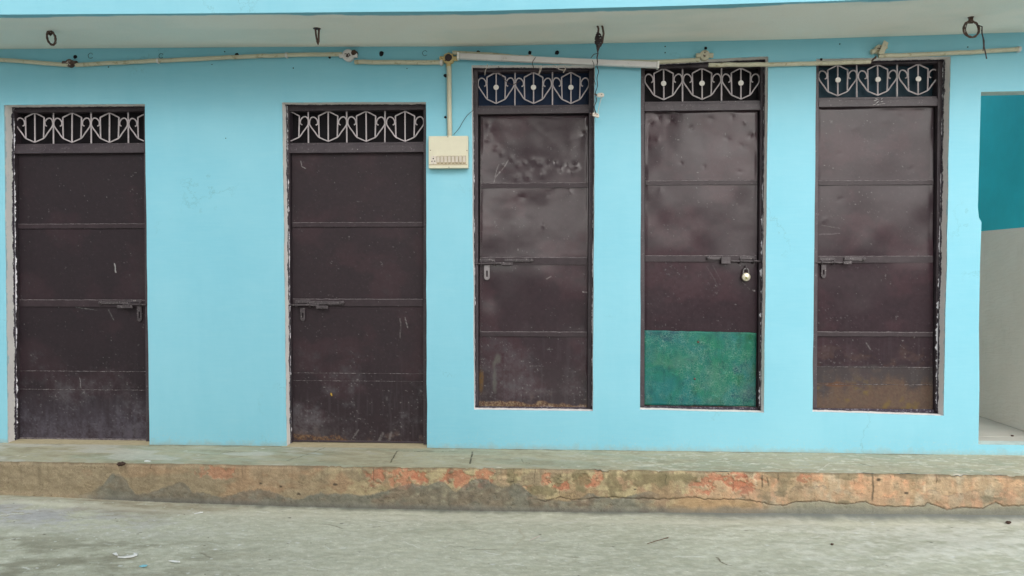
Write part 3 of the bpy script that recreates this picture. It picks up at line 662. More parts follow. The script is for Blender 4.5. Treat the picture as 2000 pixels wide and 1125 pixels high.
def build_door(k, d):
    ly0 = d['ly']
    def LP(px, py, Y=YL): return P(px, py, Y)
    # leaf: a dense sheet so that dents and buckles are real
    TL, TR, BR_, BL = [LP(*d[q_]) for q_ in ('lt', 'rt_', 'rb', 'lb')]
    nu, nv = 175, 440
    U, W = np.meshgrid(np.linspace(0, 1, nu), np.linspace(0, 1, nv), indexing='ij')
    X = (TL[0]*(1-U)+TR[0]*U)*(1-W)+(BL[0]*(1-U)+BR_[0]*U)*W
    Zz = (TL[2]*(1-U)+TR[2]*U)*(1-W)+(BL[2]*(1-U)+BR_[2]*U)*W
    s = 80+k*9; amp = {0: .0006, 1: .0006, 2: .0048, 3: .0042, 4: .0036}[k]
    disp = (fbm(X*4.3, Zz*3.6, s, 2)-.5)*amp*3.2
    if d['dents']:
        up_ = sm(W, .60, .35)
        disp += (fbm(X*12, Zz*14, s+1, 2)-.5)*.0011*up_*d['dents']
    for (px, py, r_, dep) in dents_for(k):
        c_ = LP(px, py); rr = r_/324.*.85; an = (px*13 % 17)/17*3.1; du, dv = (X-c_[0]), (Zz-c_[2])
        e_ = np.exp(-np.abs((du*math.cos(an)+dv*math.sin(an))/rr)**1.7-np.abs((-du*math.sin(an)+dv*math.cos(an))/(rr*(.72+.3*((py*7) % 5)/5)))**1.7)*(.6+.8*fbm(X*50, Zz*50, s+9, 2))
        disp += e_*dep*.001*(.85 if k == 2 else .9)*d['dents']**.5*(1 if (px*7+py) % 3 else -1)
    if k == 2:                             # the upper sheet leans out a little at its top
        disp -= .010*np.maximum(0, Zz-LP(1040, 330)[2])
    edge = sm(np.minimum(np.minimum(U, 1-U)*.7, np.minimum(W, 1-W)*1.8), 0, .02)
    Y = YL+disp*edge
    zb_ = Zz-Zz.min()                      # height above the leaf's foot
    base = np.array([.031, .0205, .0245])*(1-.30*d['dark'])+np.array([0, .001, .002])*d['dark']
    if k >= 2: base = np.array([.033, .0215, .0265])
    n1 = fbm(X*4, Zz*5, s+2); n2 = fbm(X*18, Zz*22, s+3); n3 = fbm(X*110, Zz*110, s+4, 3); n4 = fbm(X*40, Zz*9, s+5, 3); st = fbm(X*70, Zz*6, s+6, 2)
    C = np.zeros(X.shape+(3,))+base
    C = mixc(C, base*np.array([1.5, 1.25, 1.25]), sm(n1, .45, .65)*.7)
    C = mixc(C, base*np.array([.8, .88, .88]), sm(n2, .5, .7)*.4)
    C = C*(1+(fbm(X*60, Zz*60, s+8, 3)-.5)[..., None]*.30)
    dustc = np.array([.105, .098, .108])
    lowh = sm(zb_, .75, .0)
    C = mixc(C, dustc, sm(n1*.45+n2*.35+n3*.2+.13*lowh, .56, .84)*(.12+.62*lowh)*(1.0 if k < 2 else .7))
    C = mixc(C, dustc*1.1, sm(st, .58, .8)*lowh*.14)
    C = mixc(C, [.19, .18, .18], sm(n3, .765, .81)*(.12+.88*sm(n2+lowh*.25, .55, .75))*.7)
    if k == 0: C = mixc(C, [.080, .072, .092], sm(n2*.25+n3*.35+n4*.4, .15, .75)*sm(zb_, .36, .0)*.95)
    if k == 1: C = mixc(C, [.10, .092, .098], sm(n2*.35+n3*.3+n4*.35, .25, .70)*sm(zb_, .24, .0)*sm(U, .7, .1)*.6)
    rust = np.array([.135, .062, .030]); tan = np.array([.26, .19, .11])
    rh = {0: .0, 1: .028, 2: .030, 3: .012, 4: .15}[k]
    if rh:
        rr = rh*(.35+1.3*fbm(X*11, X*0, s+7))
        if k == 1: rr = rr*(sm(U, .5, .25)*1.3+.25)
        rm = sm(zb_+(n2-.5)*.03, rr+.006, rr-.004)
        if k == 4: rm = sm(zb_+(n2-.5)*.12+(st-.5)*.05, rr+.06, rr-.05)*.95
        if k == 1: rm = rm*sm(n2*.5+n3*.5, .40, .56)
        C = mixc(C, rust*np.array([.95, 1.02, 1.1])*(1.0 if k == 4 else .8)*(.6+.8*n3[..., None]), rm*.85)
        C = mixc(C, tan*(.6 if k == 4 else 1), rm*sm(fbm(X*160, Zz*160, s+11, 2), .5, .62)*(.6 if k == 2 else .35))
        C = mixc(C, rust*.9, sm(n1*.4+n2*.6, .52, .66)*sm(zb_, rh*4+.02, .0)*.35)
    if k == 4:
        C = mixc(C, [.068, .064, .062], sm(zb_+(n2-.5)*.04, .285, .265)*.45)
        C = mixc(C, [.14, .10, .025], sm(n1*.5+n2*.5, .56, .66)*sm(zb_, .24, .12)*.6)
        C = mixc(C, rust*.8, sm(np.abs(zb_-.165)+(n2-.5)*.03, .016, .0)*sm(U, .5, .1)*.8)
    if k == 2:
        for (px, py, rx, rz) in [(972, 700, .022, .035), (966, 735, .018, .10)]:
            c_ = LP(px, py); C = mixc(C, [.115, .12, .105], sm(np.hypot((X-c_[0])/rx, (Zz-c_[2])/rz)+(n2-.5)*1.6, 1.1, .3)*.45)
        c_ = LP(940, 745); C = mixc(C, [.13, .07, .02], sm(np.hypot((X-c_[0])/.02, (Zz-c_[2])/.10)+(n2-.5)*.9, 1.1, .4)*.8)
    def stroke(pts, wd, col, st_=1.):
        nonlocal C
        for a_, b_ in zip(pts[:-1], pts[1:]):
            A, B = LP(*a_), LP(*b_); v_ = B-A; L2 = v_[0]**2+v_[2]**2
            t = np.clip(((X-A[0])*v_[0]+(Zz-A[2])*v_[2])/L2, 0, 1)
            dd = np.hypot(X-A[0]-t*v_[0], Zz-A[2]-t*v_[2])
            C = mixc(C, col, sm(dd, wd, wd*.35)*st_*(.4+.6*sm(n3, .35, .5)))
    if k == 0:
        stroke([(156, 738), (158, 758)], .0035, [.17, .165, .17]); stroke([(224, 515), (226, 532)], .004, [.34, .34, .34])
        stroke([(148, 600), (190, 606)], .003, [.10, .10, .10]); stroke([(212, 605), (222, 625)], .004, [.09, .09, .09])
    if k == 1:
        stroke([(588, 315), (589, 325), (597, 329)], .0035, [.20, .19, .19]); stroke([(781, 622), (783, 635), (781, 660)], .004, [.12, .11, .11]); stroke([(791, 620), (796, 640)], .004, [.17, .16, .16])
        stroke([(647, 769), (648, 772)], .006, [.7, .45, .03]); stroke([(756, 775), (756, 782)], .003, [.25, .24, .24])
        stroke([(740, 862), (748, 846)], .012, [.16, .15, .15], .7); stroke([(760, 862), (764, 845)], .010, [.16, .15, .15], .6); stroke([(690, 855), (700, 840)], .006, [.16, .15, .15], .6)
    if k == 2:
        stroke([(965, 356), (970, 332), (974, 322)], .0028, [.22, .20, .20], .8); stroke([(974, 340), (985, 326), (993, 312)], .0028, [.22, .20, .20], .8); stroke([(969, 345), (977, 335)], .0028, [.28, .26, .26], .8)
        stroke([(1067, 545), (1076, 540)], .003, [.2, .18, .18]); stroke([(1138, 570), (1146, 571)], .004, [.3, .28, .28])
    if k == 3:
        stroke([(1380, 520), (1395, 545), (1402, 560)], .004, [.075, .062, .066], .6); stroke([(1392, 518), (1408, 548)], .004, [.08, .066, .07], .6)
        stroke([(1470, 567), (1474, 568)], .005, [.3, .28, .28])
    if k == 4:
        stroke([(1600, 458), (1640, 456)], .003, [.14, .12, .13], .8); stroke([(1605, 440), (1640, 446)], .003, [.11, .10, .10], .7); stroke([(1692, 670), (1700, 682)], .005, [.15, .14, .14], .7)
    leaf = grid('door', np.stack([X, Y, Zz], -1), C, (M_panel_g if k == 2 else M_panel) if k >= 2 else M_panel_d, house, flip=True)
    tag(leaf, d['label'])
    # frame
    q4 = OW[k]; TLo, TRo, BRo, BLo = q4
    e_ = .0015
    fl, fr = LP(d['lt'][0]-1.5, 300, YF)[0], LP(d['rt_'][0]+1.5, 300, YF)[0]
    lTL = (TL[0]-.004, 0); 
    vt = P(1, d['vy'][0], YF); vt = P((d['vx'][0]+d['vx'][1])/2, d['vy'][0], YF)[2]
    bot = max(BLo[1], BRo[1])+(.004 if k < 2 else .010)
    VX0, VX1 = P(d['vx'][0], d['vy'][1], YF)[0], P(d['vx'][1]+.5, d['vy'][1], YF)[0]
    if k == 0: VX1 = TR[0]+.001
    mb = MB()
    def jag(a_, b_, inn_a, inn_b, sgn):    # frame member with a slightly uneven outer paint line
        mb.prism([(a_[0], a_[1]), (b_[0], b_[1]), (inn_b, b_[1]), (inn_a, a_[1])] if sgn < 0 else [(inn_a, a_[1]), (inn_b, b_[1]), (b_[0], b_[1]), (a_[0], a_[1])], YF, YB+.02)
    jag((TLo[0]+e_, TLo[1]-e_), (BLo[0]+e_, BLo[1]+e_), VX0, BL[0]-.001, -1)
    jag((TRo[0]-e_, TRo[1]-e_), (BRo[0]-e_, BRo[1]+e_), VX1, BR_[0]+.001, 1)
    mb.prism([(VX0-.001, vt), (VX1+.001, vt), (VX1+.001, TRo[1]-e_), (VX0-.001, TLo[1]-e_)], YF+.002, YB+.02)
    # inner stop bead, as on the photo's double-lined frames
    mb.build('door_frame', M_frame, leaf, bevel=.003)
    def chips(xa, xb, w_max, z0f, z1f, sgn, seed):   # ragged strip of bared white plaster along a frame's outer line
        r_ = random.Random(seed); n_ = 260; mb = MB(); ztop, zbot = TLo[1]-.004, bot+.004; prev = None
        wv_ = 0.
        for i in range(n_+1):
            f_ = i/n_; zz = ztop+(zbot-ztop)*f_; xx_ = xa+(xb-xa)*f_
            wv_ = max(-.4, min(1, wv_+r_.gauss(0, .34)-.10*wv_)); w_ = w_max*.62*max(0, wv_+r_.gauss(0, .22))*(1 if z0f <= f_ <= z1f else .35)
            cur = (xx_, xx_+sgn*(w_+.0003), zz)
            if prev:
                mb.add([(prev[0], YF-.0012, prev[2]), (prev[1], YF-.0012, prev[2]), (cur[1], YF-.0012, zz), (cur[0], YF-.0012, zz)], [(0, 1, 2, 3)])
            prev = cur+(w_,)
        if mb.v: mb.build('chipped_edge', M_chip, leaf)
    cfg = {0: [(-1, .016, 0, 1)], 1: [(-1, .010, 0, 1), (1, .008, .3, 1)], 2: [(-1, .006, .2, .7), (1, .008, .45, 1)], 3: [(-1, .006, .2, .8), (1, .018, .45, 1)], 4: [(-1, .007, .3, .9), (1, .020, .52, 1)]}[k]
    for sd2, wm_, za_, zb3 in cfg:
        if sd2 < 0: chips(TLo[0]+.0005, BLo[0]+.0005, wm_, za_, zb3, 1, k*7+1)
        else: chips(TRo[0]-.0005, BRo[0]-.0005, wm_, za_, zb3, -1, k*7+2)
    # transom bar
    cx_ = (d['vx'][0]+d['vx'][1])/2
    t0, t1 = P(cx_, d['tr'][0], YF)[2], P(cx_, d['tr'][1], YF)[2]
    mb = MB(); mb.box(VX0-.0005, VX1+.0005, YF-.002, YB+.01, t1, t0-.012); mb.box(VX0-.0005, VX1+.0005, YF+.008, YB+.01, t0-.0115, t0+.004)
    mb.build('transom_bar', M_frame, leaf, bevel=.002)
    if k == 4:                             # white paint rubbed on the bar
        for j in range(9):
            w_ = P(1715+random.uniform(-12, 14), 198+random.uniform(-6, 7), YF-.003); a_ = random.uniform(-.4, .8); l_ = random.uniform(.006, .016); h_ = random.uniform(.0012, .003)
            pg = [(w_[0]+x_*math.cos(a_)-z_*math.sin(a_), w_[2]+x_*math.sin(a_)+z_*math.cos(a_)) for x_, z_ in ((-l_, 0), (-l_*.3, -h_), (l_, -h_*.3), (l_*.4, h_))]
            MB().prism(pg, YF-.0032, YF-.0018).build('paint_smear', M_smear, leaf)
    # dark board / glass behind the grille
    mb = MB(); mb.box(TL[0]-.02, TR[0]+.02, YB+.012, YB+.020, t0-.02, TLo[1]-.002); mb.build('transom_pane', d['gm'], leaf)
    # thin inner lining of the vent
    # grille
    mb = MB(); YG = YL+.004; vy0, vy1 = d['vy'][0]+2, d['vy'][1]-2
    xlo, xhi = P(d['vx'][0], 200, YG)[0]-.001, P(d['vx'][1], 200, YG)[0]+.004
    if k == 0: xhi = OW[0][1][0]+.02
    if k >= 2: xlo -= .02; xhi += .02
    cen = d['cen']; hw = (cen[-1]-cen[0])/(len(cen)-1)/2
    slope = {0: 0, 1: 0, 2: 0, 3: -.006, 4: -.012}[k]
    def pl(pts, r_=.0042, Y=YG):
        run = []
        for p_ in pts:
            w_ = P(p_[0], p_[1]+slope*(p_[0]-cx_), Y)
            if xlo <= w_[0] <= xhi: run.append(w_)
            else:
                if len(run) > 1: mb.tube(run, r_, 6)
                run = []
        if len(run) > 1: mb.tube(run, r_, 6)
    def lin(a_, b_, n_=8): return [(a_[0]+(b_[0]-a_[0])*t, a_[1]+(b_[1]-a_[1])*t) for t in np.linspace(0, 1, n_)]
    for ci, c in enumerate(cen):
        h = vy1-vy0; jt = random.uniform(-.6, .6)
        sx_ = .50*hw
        pl(lin((c, vy0), (c+jt, vy1)), .0044)
        for sg in (-1, 1):
            pl(lin((c, vy0), (c+sg*sx_, vy0+.16*h))); pl(lin((c+sg*sx_, vy0+.16*h), (c+sg*(sx_-1), vy0+.86*h)))
            pl(bezier_scroll(c, sg, vy0+random.uniform(-.8, .8), vy1, hw+random.uniform(-.6, .3)), .0040, YG-.004)
        if d['disc']:
            w_ = P(c+(.5 if k == 4 else 0), vy0+.48*h+slope*(c-cx_), YG-.006)
            mb.lathe(w_, (0, -1, 0), [(-.002, .0155), (.002, .0165), (.005, .015), (.006, .0001)], 20, 1)
    for c in d['div']: pl(lin((c, vy0-2), (c+random.uniform(-.5, .5), vy1+3)), .0046, YG+.002)
    if k in (0, 1): pl(lin((d['vx'][0]+(2 if k == 0 else 1.5), vy0-1), (d['vx'][0]+2, vy1+2)), .0046)
    mb.build('transom_grille', [M_grille, M_disc], leaf, smooth=True)
    # rails
    for (ra, rb_) in d['rails']:
        za, zb2 = P(cx_, ra, YL-.008)[2], P(cx_, rb_, YL-.008)[2]
        wv = lambda z_, lo: (TL[0] if lo else TR[0])+((BL[0]-TL[0]) if lo else (BR_[0]-TR[0]))*(TL[2]-z_)/(TL[2]-BL[2])
        xa, xb = wv(za, 1)+.003, wv(za, 0)-.003
        n_ = 40; mb = MB()
        xs_ = np.linspace(xa, xb, n_)
        zt_ = za+np.array([random.gauss(0, .0006) for _ in xs_]); zl_ = zb2+np.array([random.gauss(0, .0004) for _ in xs_])
        for i in range(n_-1):
            mb.add([(xs_[i], YL-.008, zl_[i]), (xs_[i+1], YL-.008, zl_[i+1]), (xs_[i+1], YL-.008, zt_[i+1]-.0022), (xs_[i], YL-.008, zt_[i]-.0022),
                    (xs_[i], YL+.002, zt_[i]), (xs_[i+1], YL+.002, zt_[i+1]), (xs_[i], YL+.006, zl_[i]), (xs_[i+1], YL+.006, zl_[i+1]),
                    (xs_[i], YL-.0075, zt_[i]-.0005), (xs_[i+1], YL-.0075, zt_[i+1]-.0005)], [(0, 1, 2, 3), (0, 6, 7, 1)], 0)
            mb.add([(xs_[i], YL-.008, zt_[i]-.0022), (xs_[i+1], YL-.008, zt_[i+1]-.0022), (xs_[i+1], YL-.0065, zt_[i+1]), (xs_[i], YL-.0065, zt_[i]), (xs_[i+1], YL+.006, zt_[i+1]+.001), (xs_[i], YL+.006, zt_[i]+.001)], [(0, 1, 2, 3), (3, 2, 4, 5)], 1)
        mb.build('rail', [M_rail, M_edge], leaf)
    for sy_ in d['seams']:
        z_ = P(cx_, sy_, YL)[2]; pts = []; rs = []
        for x_ in np.linspace(BL[0]+.006, BR_[0]-.006, 70): pts.append((x_, YL+.0006, z_+random.gauss(0, .0007))); rs.append(.0016+.0016*random.random()**2)
        mb = MB(); mb.tube(pts, rs, 5); mb.build('weld_seam', M_seam, leaf, smooth=True)
    # foot: bottom rail of the leaf and threshold bar
    zf = BL[2]; mb = MB(); mb.box(BL[0], BR_[0], YL-.006, YL+.01, zf-.001, zf+.009)
    mb.build('bottom_edge', M_edge if k != 1 else M_frame, leaf, bevel=.001)
    if k >= 2:
        mb = MB(); mb.box(BL[0]-.012, BR_[0]+.012, YL-.012, YB, max(BLo[1], BRo[1])+.001, zf-.010); mb.build('threshold', M_rev, leaf, bevel=.002)
    mb = MB(); mb.box(min(VX0, BL[0])-.02, max(VX1, BR_[0])+.02, YL+.014, YB+.010, (WZ-.01 if k < 2 else BLo[1]), t1+.005); mb.build('gap_shade_sheet', M_black, leaf)  # added dark sheet, gives the gaps round the leaf their shade
    # rivets down the hinge edge of the middle door
    if k == 2:
        for py in np.arange(245, 790, 17):
            for dx in (0, random.uniform(2, 5)):
                w_ = P(940+dx*.5+random.uniform(-1, 1), py+random.uniform(-5, 5), YL-.001); MB().lathe(w_, (0, -1, 0), [(-.002, .0035), (.0015, .003), (.003, .0001)], 8).build('rivet', M_wire, leaf)
    # --- bolt
    sd_ = d['side']; x0_, x1_ = d['lx']; YR = YL-.030
    B_ = lambda px, py, Y: P(px, py, Y)
    ryy = {0: 594.5, 1: 596, 2: 514.5, 3: 510, 4: 512.5}[k]
    mb = MB()
    if sd_ < 0: ra_, rb2 = x0_, {1: 622, 2: 983, 4: 1645}[k]; blk = {1: (617, 640, 597, 603), 2: (979, 1001, 512, 518), 4: (1648, 1664, 510, 516)}[k]; strap = {1: (600, 668, 588, 595), 2: (985, 1038, 505.5, 511), 4: (1650, 1688, 502.5, 509)}[k]
    else: ra_, rb2 = {0: 240, 3: 1428}[k], {0: 287, 3: 1490}[k]; blk = {0: (228, 258, 596, 602), 3: (1409, 1427, 502, 515)}[k]; strap = {0: (195, 250, 588.5, 594), 3: (1384, 1412, 501.5, 507)}[k]
    mb.tube([B_(ra_+(rb2-ra_)*t, ryy+random.uniform(-.3, .3)-(t-.5)*(1.5 if k == 2 else -.6), YR) for t in np.linspace(0, 1, 7)], .0058, 10)
    mb.build('bolt', M_steel, leaf, smooth=True)
    mb = MB()
    a_, b_ = B_(blk[0], blk[2], YR-.008), B_(blk[1], blk[3], YR-.008); mb.box(a_[0], b_[0], YR-.008, YR+.004, b_[2], a_[2])
    mb.build('bolt_block', M_steel, leaf, bevel=.0015); mb = MB()
    a_, b_ = B_(strap[0], strap[2], YR+.006), B_(strap[1], strap[3], YR+.006); mb.box(a_[0], b_[0], YR+.008, YR+.013, b_[2], a_[2]); ex = b_[0] if sd_ < 0 else a_[0]
    mb.lathe((ex, YR+.02, (a_[2]+b_[2])/2), (0, -1, 0), [(-.01, .012), (.012, .012), (.017, .006), (.018, .0001)], 12)
    mb.build('strap', M_steel, leaf, bevel=.0015)
    mid_ = (ra_+rb2)/2
    for t in (.3, .72):                    # keepers round the rod
        c_ = B_(ra_+(rb2-ra_)*t, ryy, YR)
        mb = MB(); mb.tube([(c_[0], YL-.009, c_[2]-.011), (c_[0], YR-.003, c_[2]-.010), (c_[0], YR-.010, c_[2]), (c_[0], YR-.003, c_[2]+.010), (c_[0], YL-.009, c_[2]+.011)], .0038, 6); mb.build('keeper', M_steel, leaf, smooth=True)
    ax0, ax1 = (B_(ra_+14, ryy, YR)[0], B_(ra_+44, ryy, YR)[0]) if sd_ < 0 else (B_(rb2-44, ryy, YR)[0], B_(rb2-14, ryy, YR)[0])
    zc_ = B_(mid_, ryy-7, YR)[2]; mb = MB(); mb.box(ax0, ax1, YL-.013, YL-.006, zc_-.012, zc_+.008)
    mb.build('bolt_plate', M_steel, leaf, bevel=.0015)
    # --- hasp plate
    if k != 3:
        hx_ = d['hx']; hy0, hy1 = {0: (598, 628), 1: (602, 627), 2: (518, 547), 4: (517, 543)}[k]; YH = YL-.018
        a_, b_ = B_(hx_-(5.5 if k == 2 else 4.6), hy0, YH), B_(hx_+(5.5 if k == 2 else 4.6), hy1, YH); cxh = (a_[0]+b_[0])/2; hwd = (b_[0]-a_[0])/2; hz = a_[2]-b_[2]
        mb = MB(); sl_ = hwd*.30
        mb.box(cxh-hwd, cxh-sl_, YH, YH+.004, b_[2]+.012, a_[2]); mb.box(cxh+sl_, cxh+hwd, YH, YH+.004, b_[2]+.012, a_[2])
        mb.box(cxh-hwd*.999, cxh+hwd*.999, YH+.0003, YH+.0037, a_[2]-hz*.36, a_[2]-.001)
        mb.prism([(cxh-hwd, b_[2]+.020), (cxh-hwd*.85, b_[2]+.008), (cxh-hwd*.3, b_[2]), (cxh+hwd*.3, b_[2]), (cxh+hwd*.85, b_[2]+.008), (cxh+hwd, b_[2]+.020)], YH-.0004, YH+.0044)
        mb.build('hasp', M_plate if k == 2 else M_steel, leaf, bevel=.001)
    return leaf
for k, d in enumerate(DOORS):
    leaf = build_door(k, d)
    if k == 3:
        c4 = [P(1258.5, 645, YL-.012), P(1477.5, 650, YL-.012), P(1476, 794, YL-.012), P(1257, 791, YL-.012)]
        U, W = np.meshgrid(np.linspace(0, 1, 60), np.linspace(0, 1, 40), indexing='ij')
        X = (c4[0][0]*(1-U)+c4[1][0]*U)*(1-W)+(c4[3][0]*(1-U)+c4[2][0]*U)*W
        Zz = (c4[0][2]*(1-U)+c4[1][2]*U)*(1-W)+(c4[3][2]*(1-U)+c4[2][2]*U)*W
        Yy = YL-.012+(fbm(X*6, Zz*6, 200)-.5)*.006
        Zz = Zz+(fbm(X*20, Zz*0, 201)-.5)*.006*(np.abs(W-.5)*2)**6
        gp = grid('green_panel', np.stack([X, Yy, Zz], -1), np.ones(X.shape+(3,)), M_green, leaf, flip=True)
        sm_ = gp.modifiers.new('thick', 'SOLIDIFY'); sm_.thickness = .003; sm_.offset = -1
        tag(gp, 'mottled green sheet screwed over the foot of the door')
        for px, py in [(1364, 668), (1357, 740)]:
            w_ = P(px, py, YL-.016); MB().lathe(w_, (0, -1, 0), [(-.004, .007), (.001, .0065), (.004, .003), (.005, .0001)], 12).build('bolt_head', M_rust, leaf, smooth=True)
        # bent hook that holds the padlock
        YH = YL-.02; c_ = P(1457, 523, YH)
        MB().tube([(c_[0]-.002, YL, c_[2]+.010), (c_[0]-.002, YH-.004, c_[2]+.008), (c_[0], YH-.010, c_[2]-.002), (c_[0]+.002, YH-.004, c_[2]-.012), (c_[0]+.002, YL-.004, c_[2]-.014)], .0035, 8).build('staple', M_steel, leaf, smooth=True)
        pc = P(1457, 541, YH-.006); pad = empty('padlock', tuple(pc), 'round cream brass padlock hanging on the door with the green panel', 'padlock')
        mb = MB(); prof = [(-.0112, .0001), (-.011, .020), (-.008, .0245), (0, .0262), (.008, .0245), (.011, .021), (.012, .0001)]
        mb.lathe(tuple(pc), (0, -1, 0), prof, 28); mb.build('lock_body', M_brass, pad, smooth=True)
        mb = MB()
        for i in range(5):
            a_ = 2*math.pi*i/5+.3; mb.tube([(pc[0], pc[1]-.013, pc[2]-.006), (pc[0]+.010*math.cos(a_), pc[1]-.0125, pc[2]-.006+.010*math.sin(a_))], [.0025, .0012], 6)
        mb.build('emblem', M_emb, pad, smooth=True)
        r_ = .0155; pts = [(pc[0]-r_, pc[1], pc[2]+.016)]+[(pc[0]+r_*math.cos(t), pc[1], pc[2]+.036+r_*math.sin(t)) for t in np.linspace(math.pi, 0, 13)]+[(pc[0]+r_, pc[1], pc[2]+.016)]
        MB().tube(pts, .0035, 8).build('shackle', M_plate, pad, smooth=True)

# holes, wall plugs
def plug(px, py, r_, ringed=False, mat=None):
    w_ = P(px, py, 0); mb = MB()
    if ringed:
        pts = [(w_[0]+r_*math.cos(t)*random.uniform(.9, 1.1), -.0005, w_[2]+r_*math.sin(t)*random.uniform(.9, 1.1)) for t in np.linspace(.5, 5.6, 16)]; mb.tube(pts, .0016, 5)
        mb.build('drill_ring', M_ring, house)
    else:
        n_ = 11; pg = [(w_[0]+r_*random.uniform(.8, 1.15)*math.cos(2*math.pi*i/n_), w_[2]+r_*random.uniform(.8, 1.15)*math.sin(2*math.pi*i/n_)) for i in range(n_)]
        mb.prism(pg, -.0022, .001); mb.build('plug_hole', mat or M_blk, house)
for a_ in [(147, 111, .012), (463, 107.5, .013), (745, 105, .016), (934, 103, .013), (1088, 103, .013), (870, 148, .011), (870, 229, .008), (1378, 94, .009), (1035, 103, .011), (644, 112, .008), (1299, 91, .004), (1299, 103, .004), (573, 133, .004), (795, 134, .003), (439, 101, .004), (212, 131, .004), (414, 126, .003), (1604, 116, .008), (881, 164, .004), (1640, 86, .004), (1890, 92, .004), (1720, 95, .005), (441, 270, .003)]: plug(*a_)
for a_ in [(177, 109, .016), (315, 109, .014), (830, 104, .015)]: plug(*a_, ringed=True)

# ------------------------------------------------------------------ conduits and boxes on the wall
YP = -.018
def pipe(pts, label, r_=.0135, clamps=(), Y=YP, mat=M_pipe, sag=0.):
    w_ = [P(*p_, Y) for p_ in pts]; t_ = empty('conduit_pipe', tuple(w_[0]), label, 'conduit', 'plastic conduit runs on the wall')
    pp = []
    for a_, b_ in zip(w_[:-1], w_[1:]):
        n_ = max(2, int(np.linalg.norm(b_-a_)/.05))
        for i in range(n_): pp.append(a_+(b_-a_)*i/n_+np.array([0, random.gauss(0, .0004), random.gauss(0, .0009)]))
    pp.append(w_[-1])
    MB().tube(pp, r_, 14).build('pipe', mat, t_, smooth=True)
    for c in clamps:
        px, py, ver = c; q_ = P(px, py, Y)
        mb = MB(); R_ = r_+.003
        arc = [(Y+R_*math.cos(a_)*1.0, R_*math.sin(a_)) for a_ in np.linspace(math.pi*.5, math.pi*1.5, 9)]
        ring_ = [(-.001, R_)]+[(y_, z_) for y_, z_ in arc]+[(-.001, -R_)]
        wd = .007
        for i in range(len(ring_)-1):
            (ya, za), (yb2, zb2) = ring_[i], ring_[i+1]
            if ver: vs_ = [(q_[0]+za, ya, q_[2]-wd), (q_[0]+zb2, yb2, q_[2]-wd), (q_[0]+zb2, yb2, q_[2]+wd), (q_[0]+za, ya, q_[2]+wd)]
            else: vs_ = [(q_[0]-wd, ya, q_[2]+za), (q_[0]-wd, yb2, q_[2]+zb2), (q_[0]+wd, yb2, q_[2]+zb2), (q_[0]+wd, ya, q_[2]+za)]
            mb.add(vs_, [(0, 1, 2, 3)])
        mb.build('clamp', M_batten, t_)
    return t_
pipe([(-60, 112), (0, 117), (60, 121), (135, 127)], 'cream conduit running off the left edge of the picture', .0125)
pipe([(148, 127), (310, 118.5), (463, 111.5), (560, 107.5), (668, 106)], 'long cream conduit rising between the two leftmost round boxes', .0125, [(309, 118.5, 0), (560, 107.5, 0)])
pipe([(693, 121), (780, 122), (866, 122)], 'short cream conduit above the gap beside the second door', .0135, [(862, 122, 0)])
pipe([(877, 130), (877.5, 200), (878.5, 268)], 'upright cream conduit dropping to the switchboard', .0145)
pipe([(884, 103), (960, 107), (1040, 114), (1180, 121), (1280, 121), (1366, 117)], 'cream conduit passing behind the white tube light', .0125, [(1035, 112, 0)])
pipe([(1384, 127), (1500, 126), (1600, 124), (1700, 120.5)], 'cream conduit between the two rightmost doors', .0125)
pipe([(1716, 109), (1800, 106.5), (1895, 102), (1990, 96)], 'cream conduit running to the right edge of the picture', .0125, [(1990, 96, 0)])
# pale lintel strip above the fourth door

def jbox(px, py, R_, label, mat, style):
    c = P(px, py, 0); t_ = empty('junction_box', (c[0], 0, c[2]), label, 'junction box', 'round conduit junction boxes')
    n_ = {0: 24, 1: 24, 2: 8, 3: 24, 4: 10}[style]
    MB().lathe((c[0], -.0005, c[2]), (0, -1, 0), [(0, R_), (.024, R_), (.028, R_*.9), (.029, R_*.62), (.012, R_*.60), (.011, .0001)], n_).build('box_shell', mat, t_)
    for a_ in {0: (0, 180), 1: (0, 180), 2: (0, 180, 270), 3: (0, 180), 4: (200, 20)}[style]:
        v_ = (math.cos(math.radians(a_)), 0, math.sin(math.radians(a_)))
        MB().lathe((c[0]+v_[0]*R_*.85, YP+.002, c[2]+v_[2]*R_*.85), v_, [(0, .014), (.022, .015), (.024, .0135)], 12).build('spout', mat, t_, smooth=True)
    for j in range(7):                     # a tangle of wires inside
        pts = [(c[0]+random.uniform(-1, 1)*R_*.6, -.016-random.random()*.022, c[2]+random.uniform(-1, 1)*R_*.65) for _ in range(4)]
        cr_ = []
        for t in np.linspace(0, 1, 9):
            b_ = [(1-t)**3, 3*t*(1-t)**2, 3*t*t*(1-t), t**3]; cr_.append(tuple(sum(b_[m_]*pts[m_][ax] for m_ in range(4)) for ax in range(3)))
        MB().tube(cr_, .0022, 5).build('wire_end', [M_rust, M_wire, M_wirew if style in (0, 3, 4) else M_blk][j % 3], t_, smooth=True)
    return t_, c
t_, c = jbox(140, 125, .024, 'broken open junction box near the left door, wires spilling out', M_rust, 0)
t_, c = jbox(682, 110, .036, 'round cream junction box with a brown hole, between two conduits', M_batten, 1)
MB().lathe((c[0]+.035, -.004, c[2]+.012), (0, -1, 0), [(0, .022), (.02, .020), (.03, .012), (.031, .0001)], 9).build('burnt_cap', M_stone, t_)
t_, c = jbox(877, 116, .035, 'ochre eight-sided junction box above the switchboard', M_ochre, 2)
MB().lathe((c[0], -.028, c[2]+.002), (0, -1, 0), [(0, .022), (.006, .021), (.010, .015), (.011, .0001)], 16).build('centre_cap', M_wire, t_)
t_, c = jbox(1375, 110, .030, 'open cream junction box above the door with the green panel', M_pipe, 3)
t_, c = jbox(1714, 98, .026, 'tilted open junction box above the rightmost door', M_pipe, 4)
